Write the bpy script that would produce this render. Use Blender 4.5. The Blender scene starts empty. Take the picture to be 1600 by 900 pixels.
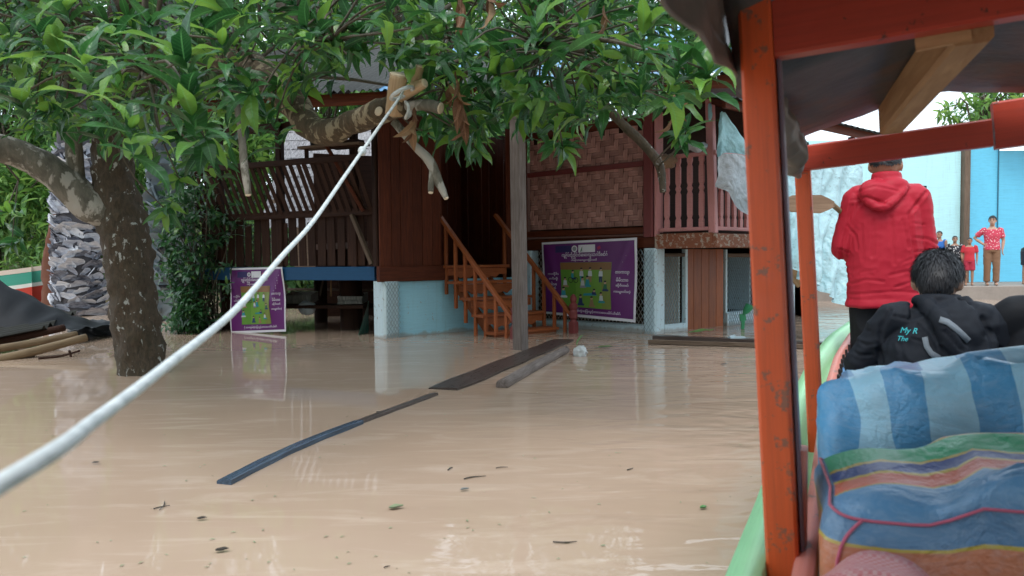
import bpy, bmesh, math, random
from mathutils import Vector, Matrix, noise
V = Vector
rnd = random.Random(7)
R_ = math.radians
sc = bpy.context.scene
col = sc.collection

# ------------------------------------------------------------------ camera
F_PX, CX, CY = 1150.0, 800.0, 450.0          # the photograph is 1600 x 900
CAM = V((0, 0, 1.05))
cam_d = bpy.data.cameras.new('camera')
cam = bpy.data.objects.new('camera', cam_d)
col.objects.link(cam)
cam_d.sensor_width = 36.0
cam_d.lens = 36.0 * F_PX / 1600.0
cam_d.clip_start, cam_d.clip_end = 0.05, 800.0
CAM_R = Matrix.Rotation(R_(90 - 2.24), 3, 'X') @ Matrix.Rotation(R_(-0.5), 3, 'Z')
cam.matrix_world = Matrix.Translation(CAM) @ CAM_R.to_4x4()
cam_d.dof.use_dof = True
cam_d.dof.focus_distance = 8.0
cam_d.dof.aperture_fstop = 5.2
sc.camera = cam

# ------------------------------------------------------------------ sky and sun (overcast, after rain)
SUN_EL, SUN_AZ = R_(58), R_(200)
w = bpy.data.worlds.new('World'); sc.world = w; w.use_nodes = True
nt = w.node_tree; nt.nodes.clear()
n_out = nt.nodes.new('ShaderNodeOutputWorld'); n_bg = nt.nodes.new('ShaderNodeBackground')
n_sky = nt.nodes.new('ShaderNodeTexSky'); n_sky.sky_type = 'NISHITA'; n_sky.sun_disc = False
n_sky.sun_elevation, n_sky.sun_rotation = SUN_EL, SUN_AZ
n_sky.air_density, n_sky.dust_density, n_sky.ozone_density = 1.0, 3.0, 1.0
n_mix = nt.nodes.new('ShaderNodeMix'); n_mix.data_type = 'RGBA'     # cloud cover over the clear sky
n_mix.inputs[0].default_value = 0.72
n_mix.inputs[7].default_value = (9.8, 11.2, 12.3, 1)
nt.links.new(n_sky.outputs[0], n_mix.inputs[6])
nt.links.new(n_mix.outputs[2], n_bg.inputs[0]); n_bg.inputs[1].default_value = 0.12
nt.links.new(n_bg.outputs[0], n_out.inputs[0])
sun_d = bpy.data.lights.new('sun', 'SUN'); sun = bpy.data.objects.new('sun', sun_d); col.objects.link(sun)
sun_d.energy = 1.0; sun_d.angle = R_(25); sun_d.color = (1.0, 0.97, 0.92)
sd = V((math.sin(SUN_AZ) * math.cos(SUN_EL), math.cos(SUN_AZ) * math.cos(SUN_EL), math.sin(SUN_EL)))
sun.rotation_euler = sd.to_track_quat('Z', 'Y').to_euler()
sun.location = (0, 0, 30)

sc.view_settings.view_transform = 'Standard'
sc.view_settings.look = 'None'
sc.view_settings.exposure = 0.8
sc.view_settings.gamma = 1.0

# ------------------------------------------------------------------ pixel -> place
def ray(px, py):
    d = CAM_R @ V(((px - CX) / F_PX, -(py - CY) / F_PX, -1.0))
    return d / d.y
def at(px, py, Y):            # the point seen at a pixel, Y metres ahead
    return CAM + ray(px, py) * Y
def on_z(px, py, z=0.0):      # the point seen at a pixel, on a level surface
    d = ray(px, py)
    return CAM + d * ((z - CAM.z) / d.z)

# ------------------------------------------------------------------ objects
ORG = {}
def tag(o, label=None, cat=None, group=None, kind=None):
    if label: o['label'] = label
    if cat: o['category'] = cat
    if group: o['group'] = group
    if kind: o['kind'] = kind
    return o
def thing(name, label, cat, loc, group=None):
    o = bpy.data.objects.new(name, None); col.objects.link(o)
    o.empty_display_size = 0.1
    o.location = loc; ORG[o] = V(loc)
    return tag(o, label, cat, group)

def link_mesh(name, me, mat, parent=None, base=False):
    """vertices are in world space; the object gets its own origin"""
    n = len(me.vertices)
    co = [0.0] * (3 * n); me.vertices.foreach_get('co', co)
    xs, ys, zs = co[0::3], co[1::3], co[2::3]
    c = V(((min(xs) + max(xs)) / 2, (min(ys) + max(ys)) / 2, min(zs) if base else (min(zs) + max(zs)) / 2))
    me.transform(Matrix.Translation(-c))
    o = bpy.data.objects.new(name, me); col.objects.link(o)
    if mat is not None: me.materials.append(mat)
    ORG[o] = c
    if parent is not None:
        o.parent = parent; o.location = c - ORG[parent]
    else:
        o.location = c
    return o

class MB:
    """collects shapes; each vertex also keeps a grain coordinate (along, across, up)"""
    def __init__(s): s.v = []; s.f = []; s.g = []; s.m = []
    def add(s, vs, fs, gs=None, mi=0):
        b = len(s.v); s.v += [V(a) for a in vs]
        if gs is None: gs = vs
        s.g += [V(a) for a in gs]
        s.f += [tuple(i + b for i in f) for f in fs]
        s.m += [mi] * len(fs)
        return s
    def beam(s, p0, p1, w, h, up=(0, 0, 1), c=None, taper=1.0, mi=0):
        p0, p1 = V(p0), V(p1); ax = p1 - p0; L = ax.length; ax = ax / L
        up = V(up)
        if abs(up.normalized().dot(ax)) > .98: up = V((0, 1, 0)) if abs(ax.y) < .9 else V((1, 0, 0))
        sx = ax.cross(up).normalized(); sy = sx.cross(ax).normalized()
        if c is None: c = min(w, h) * .12
        a, b = w / 2, h / 2
        prof = [(a - c, -b), (a, -b + c), (a, b - c), (a - c, b), (-a + c, b), (-a, b - c), (-a, -b + c), (-a + c, -b)]
        o = rnd.random() * 50
        vs, gs = [], []
        for k, (p, t) in enumerate(((p0, 1), (p1, taper))):
            for (x, y) in prof:
                vs.append(p + sx * x * t + sy * y * t); gs.append((o + L * k, x + o, y))
        fs = [(i, (i + 1) % 8, 8 + (i + 1) % 8, 8 + i) for i in range(8)]
        fs += [tuple(range(7, -1, -1)), tuple(range(8, 16))]
        return s.add(vs, fs, gs, mi)
    def tube(s, pts, rad, n=8, caps=True, squash=None, mi=0):
        pts = [V(p) for p in pts]
        if not hasattr(rad, '__len__'): rad = [rad] * len(pts)
        vs, gs, fs = [], [], []
        o = rnd.random() * 50; acc = 0; ref = None
        for i, p in enumerate(pts):
            t = (pts[min(i + 1, len(pts) - 1)] - pts[max(i - 1, 0)]).normalized()
            if ref is None:
                ref = t.orthogonal().normalized() if squash is None else V(squash)
            a = (ref - t * ref.dot(t)).normalized(); b = t.cross(a); ref = a
            if i: acc += (p - pts[i - 1]).length
            for k in range(n):
                an = 2 * math.pi * k / n
                vs.append(p + (a * math.cos(an) + b * math.sin(an)) * rad[i])
                gs.append((o + acc, math.cos(an) * rad[i], math.sin(an) * rad[i]))
        for i in range(len(pts) - 1):
            for k in range(n):
                fs.append((i * n + k, i * n + (k + 1) % n, (i + 1) * n + (k + 1) % n, (i + 1) * n + k))
        if caps:
            fs.append(tuple(range(n - 1, -1, -1))); fs.append(tuple(range((len(pts) - 1) * n, len(pts) * n)))
        return s.add(vs, fs, gs, mi)
    def loft(s, rings, caps=True, n=20, e=2.0, mi=0):
        """rings: (centre, x half axis, y half axis) -> closed skin through superellipses"""
        vs, fs = [], []
        for (c, ax, ay) in rings:
            c, ax, ay = V(c), V(ax), V(ay)
            for k in range(n):
                an = 2 * math.pi * k / n; x, y = math.cos(an), math.sin(an)
                x = math.copysign(abs(x) ** (2 / e), x); y = math.copysign(abs(y) ** (2 / e), y)
                vs.append(c + ax * x + ay * y)
        m = len(rings)
        for i in range(m - 1):
            for k in range(n):
                fs.append((i * n + k, i * n + (k + 1) % n, (i + 1) * n + (k + 1) % n, (i + 1) * n + k))
        if caps:
            fs.append(tuple(range(n - 1, -1, -1))); fs.append(tuple(range((m - 1) * n, m * n)))
        return s.add(vs, fs, None, mi)
    def ball(s, c, r, n=12, m=8, rot=None, mi=0):
        c = V(c); r = V(r) if hasattr(r, '__len__') else V((r, r, r))
        vs, fs = [], []
        for j in range(m + 1):
            th = math.pi * j / m
            for k in range(n):
                ph = 2 * math.pi * k / n
                p = V((r.x * math.sin(th) * math.cos(ph), r.y * math.sin(th) * math.sin(ph), -r.z * math.cos(th)))
                if rot is not None: p = rot @ p
                vs.append(c + p)
        for j in range(m):
            for k in range(n):
                fs.append((j * n + k, j * n + (k + 1) % n, (j + 1) * n + (k + 1) % n, (j + 1) * n + k))
        return s.add(vs, fs, None, mi)
    def prism(s, poly, o, ex, ey, depth, mi=0):
        """a 2-D outline in the frame (o, ex, ey), thickened by the vector depth"""
        o, ex, ey, depth = V(o), V(ex), V(ey), V(depth)
        n = len(poly); rr = rnd.random() * 50
        A = [o + ex * x + ey * y for x, y in poly]
        g = [(x + rr, y, 0) for x, y in poly]
        vs = A + [p + depth for p in A]
        fs = [tuple(range(n - 1, -1, -1)), tuple(range(n, 2 * n))]
        fs += [(i, (i + 1) % n, n + (i + 1) % n, n + i) for i in range(n)]
        return s.add(vs, fs, g + g, mi)
    def grid(s, fn, nu, nv, mi=0):
        vs, gs, fs = [], [], []
        for i in range(nu + 1):
            for j in range(nv + 1):
                u, v = i / nu, j / nv
                vs.append(fn(u, v)); gs.append((u, v, 0))
        for i in range(nu):
            for j in range(nv):
                a = i * (nv + 1) + j
                fs.append((a, a + 1, a + nv + 2, a + nv + 1))
        return s.add(vs, fs, gs, mi)
    def mesh(s, name):
        me = bpy.data.meshes.new(name)
        me.from_pydata(s.v, [], s.f)
        at_ = me.attributes.new('gc', 'FLOAT_VECTOR', 'POINT')
        at_.data.foreach_set('vector', [x for g in s.g for x in g])
        if any(s.m): me.polygons.foreach_set('material_index', s.m)
        me.update()
        return me
    def build(s, name, mat, parent=None, smooth=False, base=None):
        me = s.mesh(name)
        mats = mat if isinstance(mat, (list, tuple)) else [mat]
        o = link_mesh(name, me, mats[0], parent, base if base is not None else parent is None)
        for x in mats[1:]: me.materials.append(x)
        if smooth: me.polygons.foreach_set('use_smooth', [True] * len(me.polygons))
        return o

def mod_eval(o):
    """apply the modifiers of an object for good"""
    dg = bpy.context.evaluated_depsgraph_get(); dg.update()
    me = bpy.data.meshes.new_from_object(o.evaluated_get(dg))
    old = o.data; o.modifiers.clear(); o.data = me
    bpy.data.meshes.remove(old)
    return o
def fuse(o, voxel, smooth=3, wr=None):
    """overlapping volumes -> one continuous skin, softened; wr = list of (noise scale vec, amplitude, power) folds"""
    mats = [m for m in o.data.materials]
    m = o.modifiers.new('r', 'REMESH'); m.mode = 'VOXEL'; m.voxel_size = voxel
    if smooth:
        k = o.modifiers.new('s', 'SMOOTH'); k.factor = .5; k.iterations = smooth
    mod_eval(o)
    me = o.data
    if not me.materials:
        for x in mats: me.materials.append(x)
    if wr:
        nrm = [v.normal.copy() for v in me.vertices]
        off = V((rnd.random() * 20, rnd.random() * 20, rnd.random() * 20))
        for v in me.vertices:
            d = 0
            for (scl, amp, kind) in wr:
                q = V((v.co.x * scl[0], v.co.y * scl[1], v.co.z * scl[2])) + off
                # bend the domain so that folds wander
                q2 = q + noise.noise_vector(q * .6) * .8
                nn = noise.noise(q2)
                if kind == 'fold': nn = 1 - abs(nn) * 2.4
                d += nn * amp
            v.co += nrm[v.index] * d
    me.polygons.foreach_set('use_smooth', [True] * len(me.polygons))
    me.update()
    return o
def copy_tree(o, parent=None):
    c = o.copy(); col.objects.link(c); c.parent = parent
    for ch in list(o.children): copy_tree(ch, c)
    return c

# ------------------------------------------------------------------ materials
def new_mat(name):
    m = bpy.data.materials.new(name); m.use_nodes = True
    t = m.node_tree; b = t.nodes['Principled BSDF']
    return m, t, b
def nd(t, kind, **kw):
    n = t.nodes.new(kind)
    for k, v in kw.items(): setattr(n, k, v)
    return n
def rgba(c): return (c[0], c[1], c[2], 1)
def ramp(t, fac, stops, interp='LINEAR'):
    r = nd(t, 'ShaderNodeValToRGB'); e = r.color_ramp; e.interpolation = interp
    while len(e.elements) < len(stops): e.elements.new(.5)
    for i, (p, c) in enumerate(stops):
        e.elements[i].position = p; e.elements[i].color = rgba(c) if len(c) == 3 else c
    t.links.new(fac, r.inputs[0]); return r.outputs[0]
def coords(t, src='gc', scale=(1, 1, 1)):
    if src == 'gc':
        a = nd(t, 'ShaderNodeAttribute', attribute_name='gc'); o = a.outputs['Vector']
    elif src == 'pos':
        a = nd(t, 'ShaderNodeNewGeometry'); o = a.outputs['Position']
    else:
        a = nd(t, 'ShaderNodeTexCoord'); o = a.outputs['Object']
    mp = nd(t, 'ShaderNodeMapping'); mp.inputs['Scale'].default_value = scale
    t.links.new(o, mp.inputs['Vector']); return mp.outputs[0]
def tex_noise(t, vec, scale, detail=4, rough=.6, dist=0.0):
    n = nd(t, 'ShaderNodeTexNoise'); n.inputs['Scale'].default_value = scale
    n.inputs['Detail'].default_value = detail; n.inputs['Roughness'].default_value = rough
    n.inputs['Distortion'].default_value = dist
    t.links.new(vec, n.inputs['Vector']); return n.outputs['Fac']
def mixc(t, fac, a, b, mode='MIX'):
    m = nd(t, 'ShaderNodeMix', data_type='RGBA', blend_type=mode)
    for s, x in ((0, fac), (6, a), (7, b)):
        if hasattr(x, 'is_linked') or hasattr(x, 'links'): t.links.new(x, m.inputs[s])
        elif isinstance(x, (int, float)): m.inputs[s].default_value = x
        else: m.inputs[s].default_value = rgba(x)
    return m.outputs[2]
def bump(t, b, h, strength=.3, dist=.01):
    n = nd(t, 'ShaderNodeBump'); n.inputs['Strength'].default_value = strength; n.inputs['Distance'].default_value = dist
    t.links.new(h, n.inputs['Height']); t.links.new(n.outputs[0], b.inputs['Normal']); return n
def mth(t, op, a, b=None):
    n = nd(t, 'ShaderNodeMath', operation=op)
    for i, x in enumerate((a, b)):
        if x is None: continue
        if isinstance(x, (int, float)): n.inputs[i].default_value = x
        else: t.links.new(x, n.inputs[i])
    return n.outputs[0]
def isl(t):
    g = nd(t, 'ShaderNodeNewGeometry'); oi = nd(t, 'ShaderNodeObjectInfo')
    return mth(t, 'FRACT', mth(t, 'ADD', g.outputs['Random Per Island'], oi.outputs['Random']))

def wood(name, dark, light, rough=.55, grain=1.0, vary=.35, wet=0.0):
    m, t, b = new_mat(name)
    g = tex_noise(t, coords(t, 'gc', (1.6, 26 * grain, 26 * grain)), 2.2, 5, .65, .4)
    c = ramp(t, g, [(.28, dark), (.72, light)])
    big = tex_noise(t, coords(t, 'pos', (1, 1, 1)), 2.3, 3)
    c = mixc(t, mth(t, 'MULTIPLY', big, .55), c, [x * .45 for x in dark], 'MIX')
    r = isl(t)
    hs = nd(t, 'ShaderNodeHueSaturation'); t.links.new(c, hs.inputs['Color'])
    t.links.new(mth(t, 'ADD', mth(t, 'MULTIPLY', r, vary), 1 - vary / 2), hs.inputs['Value'])
    t.links.new(hs.outputs[0], b.inputs['Base Color'])
    t.links.new(mth(t, 'ADD', mth(t, 'MULTIPLY', g, .25), rough - .12), b.inputs['Roughness'])
    b.inputs['Specular IOR Level'].default_value = .22
    bump(t, b, g, .5, .005)
    return m
def paint(name, c, rough=.45, under=(.16, .08, .05), chips=.0, dirt=.35, spec=.5, scale=1.0, streak=(1, 1, .25), tide=0):
    m, t, b = new_mat(name)
    p = coords(t, 'pos', streak)
    n1 = tex_noise(t, p, 3.5 * scale, 5, .6); n2 = tex_noise(t, coords(t, 'pos'), 26 * scale, 4, .7)
    cc = mixc(t, mth(t, 'MULTIPLY', n1, dirt), c, [x * .45 + .02 for x in c])
    cc = mixc(t, mth(t, 'MULTIPLY', n2, .22), cc, [min(1, x * 1.25 + .03) for x in c])
    br = tex_noise(t, coords(t, 'gc', (2.2, 60, 60)), 1.6, 4, .7)
    cc = mixc(t, mth(t, 'MULTIPLY', ramp(t, br, [(.42, (0, 0, 0)), (.75, (1, 1, 1))]), dirt * .9), cc, [x * .35 + .01 for x in c])
    if chips > 0:
        k = ramp(t, tex_noise(t, coords(t, 'pos'), 17 * scale, 6, .75), [(.70 - chips, (0, 0, 0)), (.72 - chips, (1, 1, 1))])
        cc = mixc(t, k, cc, under)
    if tide:            # mud left where the flood has stood
        sp = nd(t, 'ShaderNodeSeparateXYZ'); t.links.new(coords(t, 'pos'), sp.inputs[0])
        zz = mth(t, 'SUBTRACT', mth(t, 'ADD', tide, mth(t, 'MULTIPLY', mth(t, 'SUBTRACT', n1, .5), .16)), sp.outputs[2])
        cc = mixc(t, mth(t, 'MULTIPLY', ramp(t, zz, [(.0, (0, 0, 0)), (.035, (1, 1, 1))]), .55), cc, (.27, .19, .13))
        streaky = tex_noise(t, coords(t, 'pos', (9, 9, .5)), 2.0, 4, .7)
        cc = mixc(t, mth(t, 'MULTIPLY', ramp(t, streaky, [(.55, (0, 0, 0)), (.75, (1, 1, 1))]), .2), cc, (.16, .17, .15))
    t.links.new(cc, b.inputs['Base Color'])
    t.links.new(mth(t, 'ADD', mth(t, 'MULTIPLY', n2, .25), rough - .12), b.inputs['Roughness'])
    b.inputs['Specular IOR Level'].default_value = spec
    bump(t, b, n2, .18, .003)
    return m
def plain(name, c, rough=.6, nscale=8, amt=.3, bscale=60, bstr=.1, metal=0):
    m, t, b = new_mat(name)
    n = tex_noise(t, coords(t, 'pos'), nscale, 5, .65)
    t.links.new(mixc(t, mth(t, 'MULTIPLY', n, amt * 1.6), c, [x * .4 for x in c]), b.inputs['Base Color'])
    b.inputs['Roughness'].default_value = rough; b.inputs['Metallic'].default_value = metal
    if bstr: bump(t, b, tex_noise(t, coords(t, 'pos'), bscale, 3), bstr, .003)
    return m
def fabric(name, c, rough=.8, weave=420, amt=.25, sheen=.2, bstr=.15):
    m, t, b = new_mat(name)
    n = tex_noise(t, coords(t, 'pos'), 7, 4); f = tex_noise(t, coords(t, 'pos'), weave, 2)
    cc = mixc(t, mth(t, 'MULTIPLY', n, amt), c, [x * .55 for x in c])
    t.links.new(cc, b.inputs['Base Color']); b.inputs['Roughness'].default_value = rough
    b.inputs['Sheen Weight'].default_value = sheen; b.inputs['Specular IOR Level'].default_value = .22
    bump(t, b, f, bstr, .001)
    return m
def leaf_mat(name, dark, mid, young, rough=.33, yfrac=.8, trans=.35):
    m, t, b = new_mat(name)
    r = isl(t)
    c = ramp(t, r, [(.0, dark), (.45, mid), (yfrac, mid), (min(1, yfrac + .12), young)])
    n = tex_noise(t, coords(t, 'pos'), 14, 3)
    c = mixc(t, mth(t, 'MULTIPLY', n, .5), c, dark)
    # paler midrib and side veins, from the leaf's own coordinate
    a = nd(t, 'ShaderNodeAttribute', attribute_name='gc'); sp = nd(t, 'ShaderNodeSeparateXYZ'); t.links.new(a.outputs['Vector'], sp.inputs[0])
    ab = mth(t, 'ABSOLUTE', sp.outputs[1])
    rib = ramp(t, ab, [(.03, (1, 1, 1)), (.11, (0, 0, 0))])
    wv = mth(t, 'SINE', mth(t, 'ADD', mth(t, 'MULTIPLY', sp.outputs[0], 75.0), mth(t, 'MULTIPLY', ab, -7.0)))
    vein = mth(t, 'MULTIPLY', ramp(t, wv, [(.80, (0, 0, 0)), (1.0, (1, 1, 1))]), .22)
    c = mixc(t, mth(t, 'MULTIPLY', rib, .5), c, [min(1, x * 2.2 + .03) for x in mid])
    c = mixc(t, vein, c, [min(1, x * 1.7 + .02) for x in mid])
    t.links.new(c, b.inputs['Base Color']); b.inputs['Roughness'].default_value = rough
    b.inputs['Specular IOR Level'].default_value = .55
    bump(t, b, wv, .12, .003)
    tr = nd(t, 'ShaderNodeBsdfTranslucent')
    hs = nd(t, 'ShaderNodeHueSaturation'); t.links.new(c, hs.inputs['Color']); hs.inputs['Value'].default_value = 1.7; hs.inputs['Hue'].default_value = .485
    t.links.new(hs.outputs[0], tr.inputs['Color'])
    mx = nd(t, 'ShaderNodeMixShader'); mx.inputs[0].default_value = trans
    t.links.new(b.outputs[0], mx.inputs[1]); t.links.new(tr.outputs[0], mx.inputs[2])
    t.links.new(mx.outputs[0], t.nodes['Material Output'].inputs['Surface'])
    return m

M = {}
M['teak'] = wood('teak planks', (.068, .014, .005), (.175, .042, .016), .6)
M['teak_lit'] = wood('lit teak', (.26, .065, .022), (.50, .15, .05), .42)  # same teak, brighter: light on the outer woodwork put into its colour
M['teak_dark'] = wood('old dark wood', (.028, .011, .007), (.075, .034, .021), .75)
M['rough_wood'] = wood('weathered wood', (.10, .065, .045), (.26, .19, .14), .75)
M['grey_wood'] = wood('grey weathered wood', (.10, .075, .065), (.30, .25, .23), .75)
M['raw_wood'] = wood('raw sawn wood', (.36, .19, .09), (.62, .40, .22), .7, .7)
M['wet_wood'] = wood('wet brown plank', (.055, .04, .036), (.13, .098, .085), .3)
M['bamboo'] = wood('bamboo pole', (.16, .105, .06), (.32, .23, .135), .5, .5)
M['weave'] = wood('woven bamboo strip', (.38, .18, .155), (.66, .38, .325), .8, .8, .5)
M['pinkpaint'] = paint('pink red paint', (.66, .28, .265), .5, spec=.3, chips=.06, under=(.25, .15, .12))
M['maroon'] = paint('maroon paint', (.20, .038, .036), .5, chips=.03, spec=.3)
M['blue_wall'] = paint('pale blue wall paint', (.36, .70, .86), .6, (.35, .36, .36), .06, .2, tide=.05)
M['white_blue'] = paint('whitish blue paint', (.64, .80, .87), .55, (.35, .36, .36), .1, .3, tide=.06)
M['navy'] = paint('dark blue beam paint', (.010, .075, .18), .5, dirt=.3, spec=.25)
M['orange'] = paint('orange red boat paint', (.70, .10, .018), .35, (.26, .10, .06), .12, .45)
M['orange_dk'] = paint('deep red boat paint', (.46, .045, .018), .4, (.1, .03, .02), .07, .45)
M['salmon'] = paint('faded salmon boat paint', (.66, .24, .19), .45, (.3, .2, .17), .12, .3)
M['mint'] = paint('pale green boat paint', (.36, .74, .40), .4, (.5, .5, .4), .05, .3)
M['boat_blue'] = paint('boat interior blue paint', (.17, .38, .66), .45, (.3, .3, .35), .05, .3)
M['cyan_l'] = paint('light cyan wall paint', (.50, .84, .88), .6, (.42, .6, .6), .03, dirt=.35, tide=.45, spec=.2)
M['cyan'] = paint('cyan blue sheet metal paint', (.13, .56, .80), .45, dirt=.3)
M['concrete'] = plain('concrete', (.36, .31, .27), .85, 5, .5, 60, .3)
M['dark'] = plain('dark interior', (.02, .018, .017), .9, 5, .3, 0, 0)
M['wire'] = plain('galvanised wire', (.55, .50, .44), .5, 20, .4, 0, 0, .3)
M['wire_b'] = plain('painted wire', (.30, .42, .48), .5, 20, .3, 0, 0)
M['tin'] = plain('grey roofing tin', (.045, .045, .04), .6, 3, .6, 30, .1)
M['tin'].node_tree.nodes['Principled BSDF'].inputs['Specular IOR Level'].default_value = .1
M['tin_blue'] = plain('blue roofing tin', (.06, .28, .55), .4, 3, .4, 30, .1)
# ================================================================== SETTING: flood water and the ground under it
def water_mat():
    m, t, b = new_mat('muddy flood water')
    p = coords(t, 'pos', (1, 1, 1))
    n = tex_noise(t, coords(t, 'pos', (.35, .8, 1)), .9, 4, .55)
    c = ramp(t, n, [(.3, (.41, .295, .215)), (.7, (.475, .35, .265))])
    sl = tex_noise(t, coords(t, 'pos', (.5, 2.6, 1)), 2.4, 6, .65, 1.0)
    c = mixc(t, ramp(t, sl, [(.52, (0, 0, 0)), (.8, (.7, .7, .7))]), c, (.60, .48, .39))
    t.links.new(c, b.inputs['Base Color'])
    b.inputs['Roughness'].default_value = .035
    b.inputs['IOR'].default_value = 1.33
    g = nd(t, 'ShaderNodeNewGeometry')
    # calm pool, livelier beside the boat (where its hull works on the water)
    sp = nd(t, 'ShaderNodeSeparateXYZ'); t.links.new(g.outputs['Position'], sp.inputs[0])
    side = nd(t, 'ShaderNodeMapRange'); side.inputs['From Min'].default_value = -1.0; side.inputs['From Max'].default_value = 1.6
    side.inputs['To Min'].default_value = .05; side.inputs['To Max'].default_value = 1.0
    t.links.new(sp.outputs[0], side.inputs['Value'])
    w1 = tex_noise(t, coords(t, 'pos', (1.2, 2.4, 1)), 1.7, 2, .5, .5)
    w2 = tex_noise(t, coords(t, 'pos', (1, 1.5, 1)), 7, 2, .5)
    h = mth(t, 'MULTIPLY', mth(t, 'ADD', mth(t, 'MULTIPLY', w1, 1.0), mth(t, 'MULTIPLY', w2, .10)), side.outputs[0])
    bump(t, b, h, .40, .035)
    return m
M['water'] = water_mat()
mb = MB(); mb.add([(-150, -60, 0), (150, -60, 0), (150, 240, 0), (-150, 240, 0)], [(0, 1, 2, 3)])
tag(mb.build('flood_water', M['water']), kind='structure')
def gz(x, y):
    far = max(0, y - 23 - 3 * noise.noise(V((x * .08, 0, 0)))) if x < 3 else max(0, y - 33)
    return -1.1 + min(far * .32, 7) + .35 * noise.noise(V((x * .12, y * .12, 0)))
mb = MB(); mb.grid(lambda u, v: V((-150 + 300 * u, -60 + 300 * v, gz(-150 + 300 * u, -60 + 300 * v))), 90, 90)
M['soil'] = plain('muddy soil with grass', (.09, .11, .045), .95, 1.5, .5, 9, .4)
tag(mb.build('ground', M['soil'], smooth=True), kind='structure')

# ================================================================== HOUSE
N = V((-1.70, 9.95, 0)); I = V((.28, 11.65, 0)); C = V((1.95, 10.20, 0))
P = (I - N).normalized(); W = (C - I).normalized()
K = C + W * .9
Z = V((0, 0, 1))
nP = V((P.y, -P.x, 0))      # out of the faces that run along P (towards the camera, right)
nW = V((W.y, -W.x, 0))      # out of the woven wall (towards the camera, left)
house = thing('house', 'stilted timber house with woven bamboo wall, standing in flood water', 'house', (0.3, 11.5, 0))

def net(name, o, ex, L, z0, z1, sp, mat, parent, r=.0045):
    """chain link: diamonds of crimped wire"""
    mb = MB(); o = V(o); ex = V(ex); H = z1 - z0
    nrm = ex.cross(Z)
    for sgn in (1, -1):
        k = -int(H / sp) - 1
        while k * sp < L + H:
            pts = []
            a = k * sp
            # line x = a + sgn-run of z*0.62
            for q in range(0, 11):
                z = H * q / 10; x = (a + z * .62) if sgn > 0 else (a + H * .62 - z * .62)
                if 0 <= x <= L: pts.append(o + ex * x + Z * (z0 + z) + nrm * (.003 * sgn))
            if len(pts) > 1: mb.tube(pts, r, 4, False)
            k += 1
    return mb.build(name, mat, parent)

# ---- woven wall: I..C, floor 1.40 to eave 3.0; twill of flat bamboo strips, each its own piece
FL = 1.40
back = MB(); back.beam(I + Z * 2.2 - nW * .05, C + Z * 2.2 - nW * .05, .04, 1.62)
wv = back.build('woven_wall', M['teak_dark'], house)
Lw = (C - I).length
cell = .078
def strip_mesh(nc, horiz):
    L = cell * nc * .985; ww = cell * .93
    mb = MB(); vs = []; seg = 4
    for i in range(seg + 1):
        u = i / seg; x = (u - .5) * L
        lift = .012 * math.sin(math.pi * u) + .002
        for y in (-ww / 2, ww / 2):
            vs.append((x, y, lift))
        for y in (-ww / 2, ww / 2):
            vs.append((x, y, lift - .007))
    fs = []
    for i in range(seg):
        a = i * 4; b_ = a + 4
        fs += [(a, b_, b_ + 1, a + 1), (a + 2, a + 3, b_ + 3, b_ + 2), (a, a + 2, b_ + 2, b_), (a + 1, b_ + 1, b_ + 3, a + 3)]
    mb.add(vs, fs)
    me = mb.mesh('bamboo_strip'); me.materials.append(M['weave'])
    return me
STR = {k: strip_mesh(k, True) for k in (1, 2, 3)}
ncx, ncz = int(Lw / cell), int(1.46 / cell)
z0w = FL + .10
def put_strip(cx, cz, n, horiz):
    o = bpy.data.objects.new('bamboo_strip', STR[n]); col.objects.link(o)
    p = I + W * (cx * cell + .03) + Z * (z0w + cz * cell) + nW * (.0 + rnd.uniform(-.002, .003))
    x = W if horiz else Z
    y = nW.cross(x)
    m = Matrix((x, y, nW)).transposed() @ Matrix.Rotation(rnd.gauss(0, .012), 3, 'Z') @ Matrix.Rotation(rnd.gauss(0, .02), 3, 'X')
    o.parent = wv
    o.matrix_local = Matrix.Translation(p - ORG[wv]) @ m.to_4x4()
for j in range(ncz):
    for i in range(-1, ncx + 2):
        # 2/2 twill: horizontal float over two cells, stepping one cell per row
        k = (i + j) % 4
        if k == 0:
            a = max(0, i); b_ = min(ncx, max(i + 2, 0))
            if b_ - a >= 1: put_strip((a + b_) / 2, j + .5, b_ - a, True)
for i in range(ncx):
    for j in range(-3, ncz):
        k = (i + j) % 4
        if k == 3:      # vertical floats fill the other two cells
            a = max(0, j - 1); b_ = min(ncz, j + 1)
            if b_ - a >= 1: put_strip(i + .5, (a + b_) / 2, b_ - a, False)
# framing of the woven wall
mb = MB(); mb.beam(I + Z * (FL + .035) + nW * .035, C + Z * (FL + .035) + nW * .035, .06, .09); mb.build('bottom_rail', M['teak'], wv)
mb = MB(); mb.beam(I + Z * 2.36 + nW * .03, C + Z * 2.36 + nW * .03, .03, .075); mb.build('batten', M['maroon'], wv)
mb = MB(); mb.beam(I + Z * 2.96 + nW * .03, C + Z * 2.96 + nW * .03, .06, .10); mb.build('top_rail', M['teak'], wv)
mb = MB(); mb.beam(C + Z * 1.34 - W * .02 + nW * .03, C + Z * 3.05 - W * .02 + nW * .03, .15, .15, up=W); mb.build('corner_post', M['maroon'], house)
mb = MB(); mb.beam(C + W * .075 + Z * 1.345 + nP * .025, C + W * .075 + Z * 3.04 + nP * .025, .03, .16, up=P); mb.build('post_facing', M['pinkpaint'], house)
# sill beam of the woven wall, runs on under the balcony
mb = MB(); mb.beam(I + Z * 1.27 - nW * .02, K + W * .02 + Z * 1.27 - nW * .02, .14, .17); mb.build('sill_beam', M['teak'], house)

M['fascia'] = paint('chipped brown fascia', (.30, .10, .05), .6, (.42, .33, .26), .16, .4, .2, 1.0)
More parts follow.
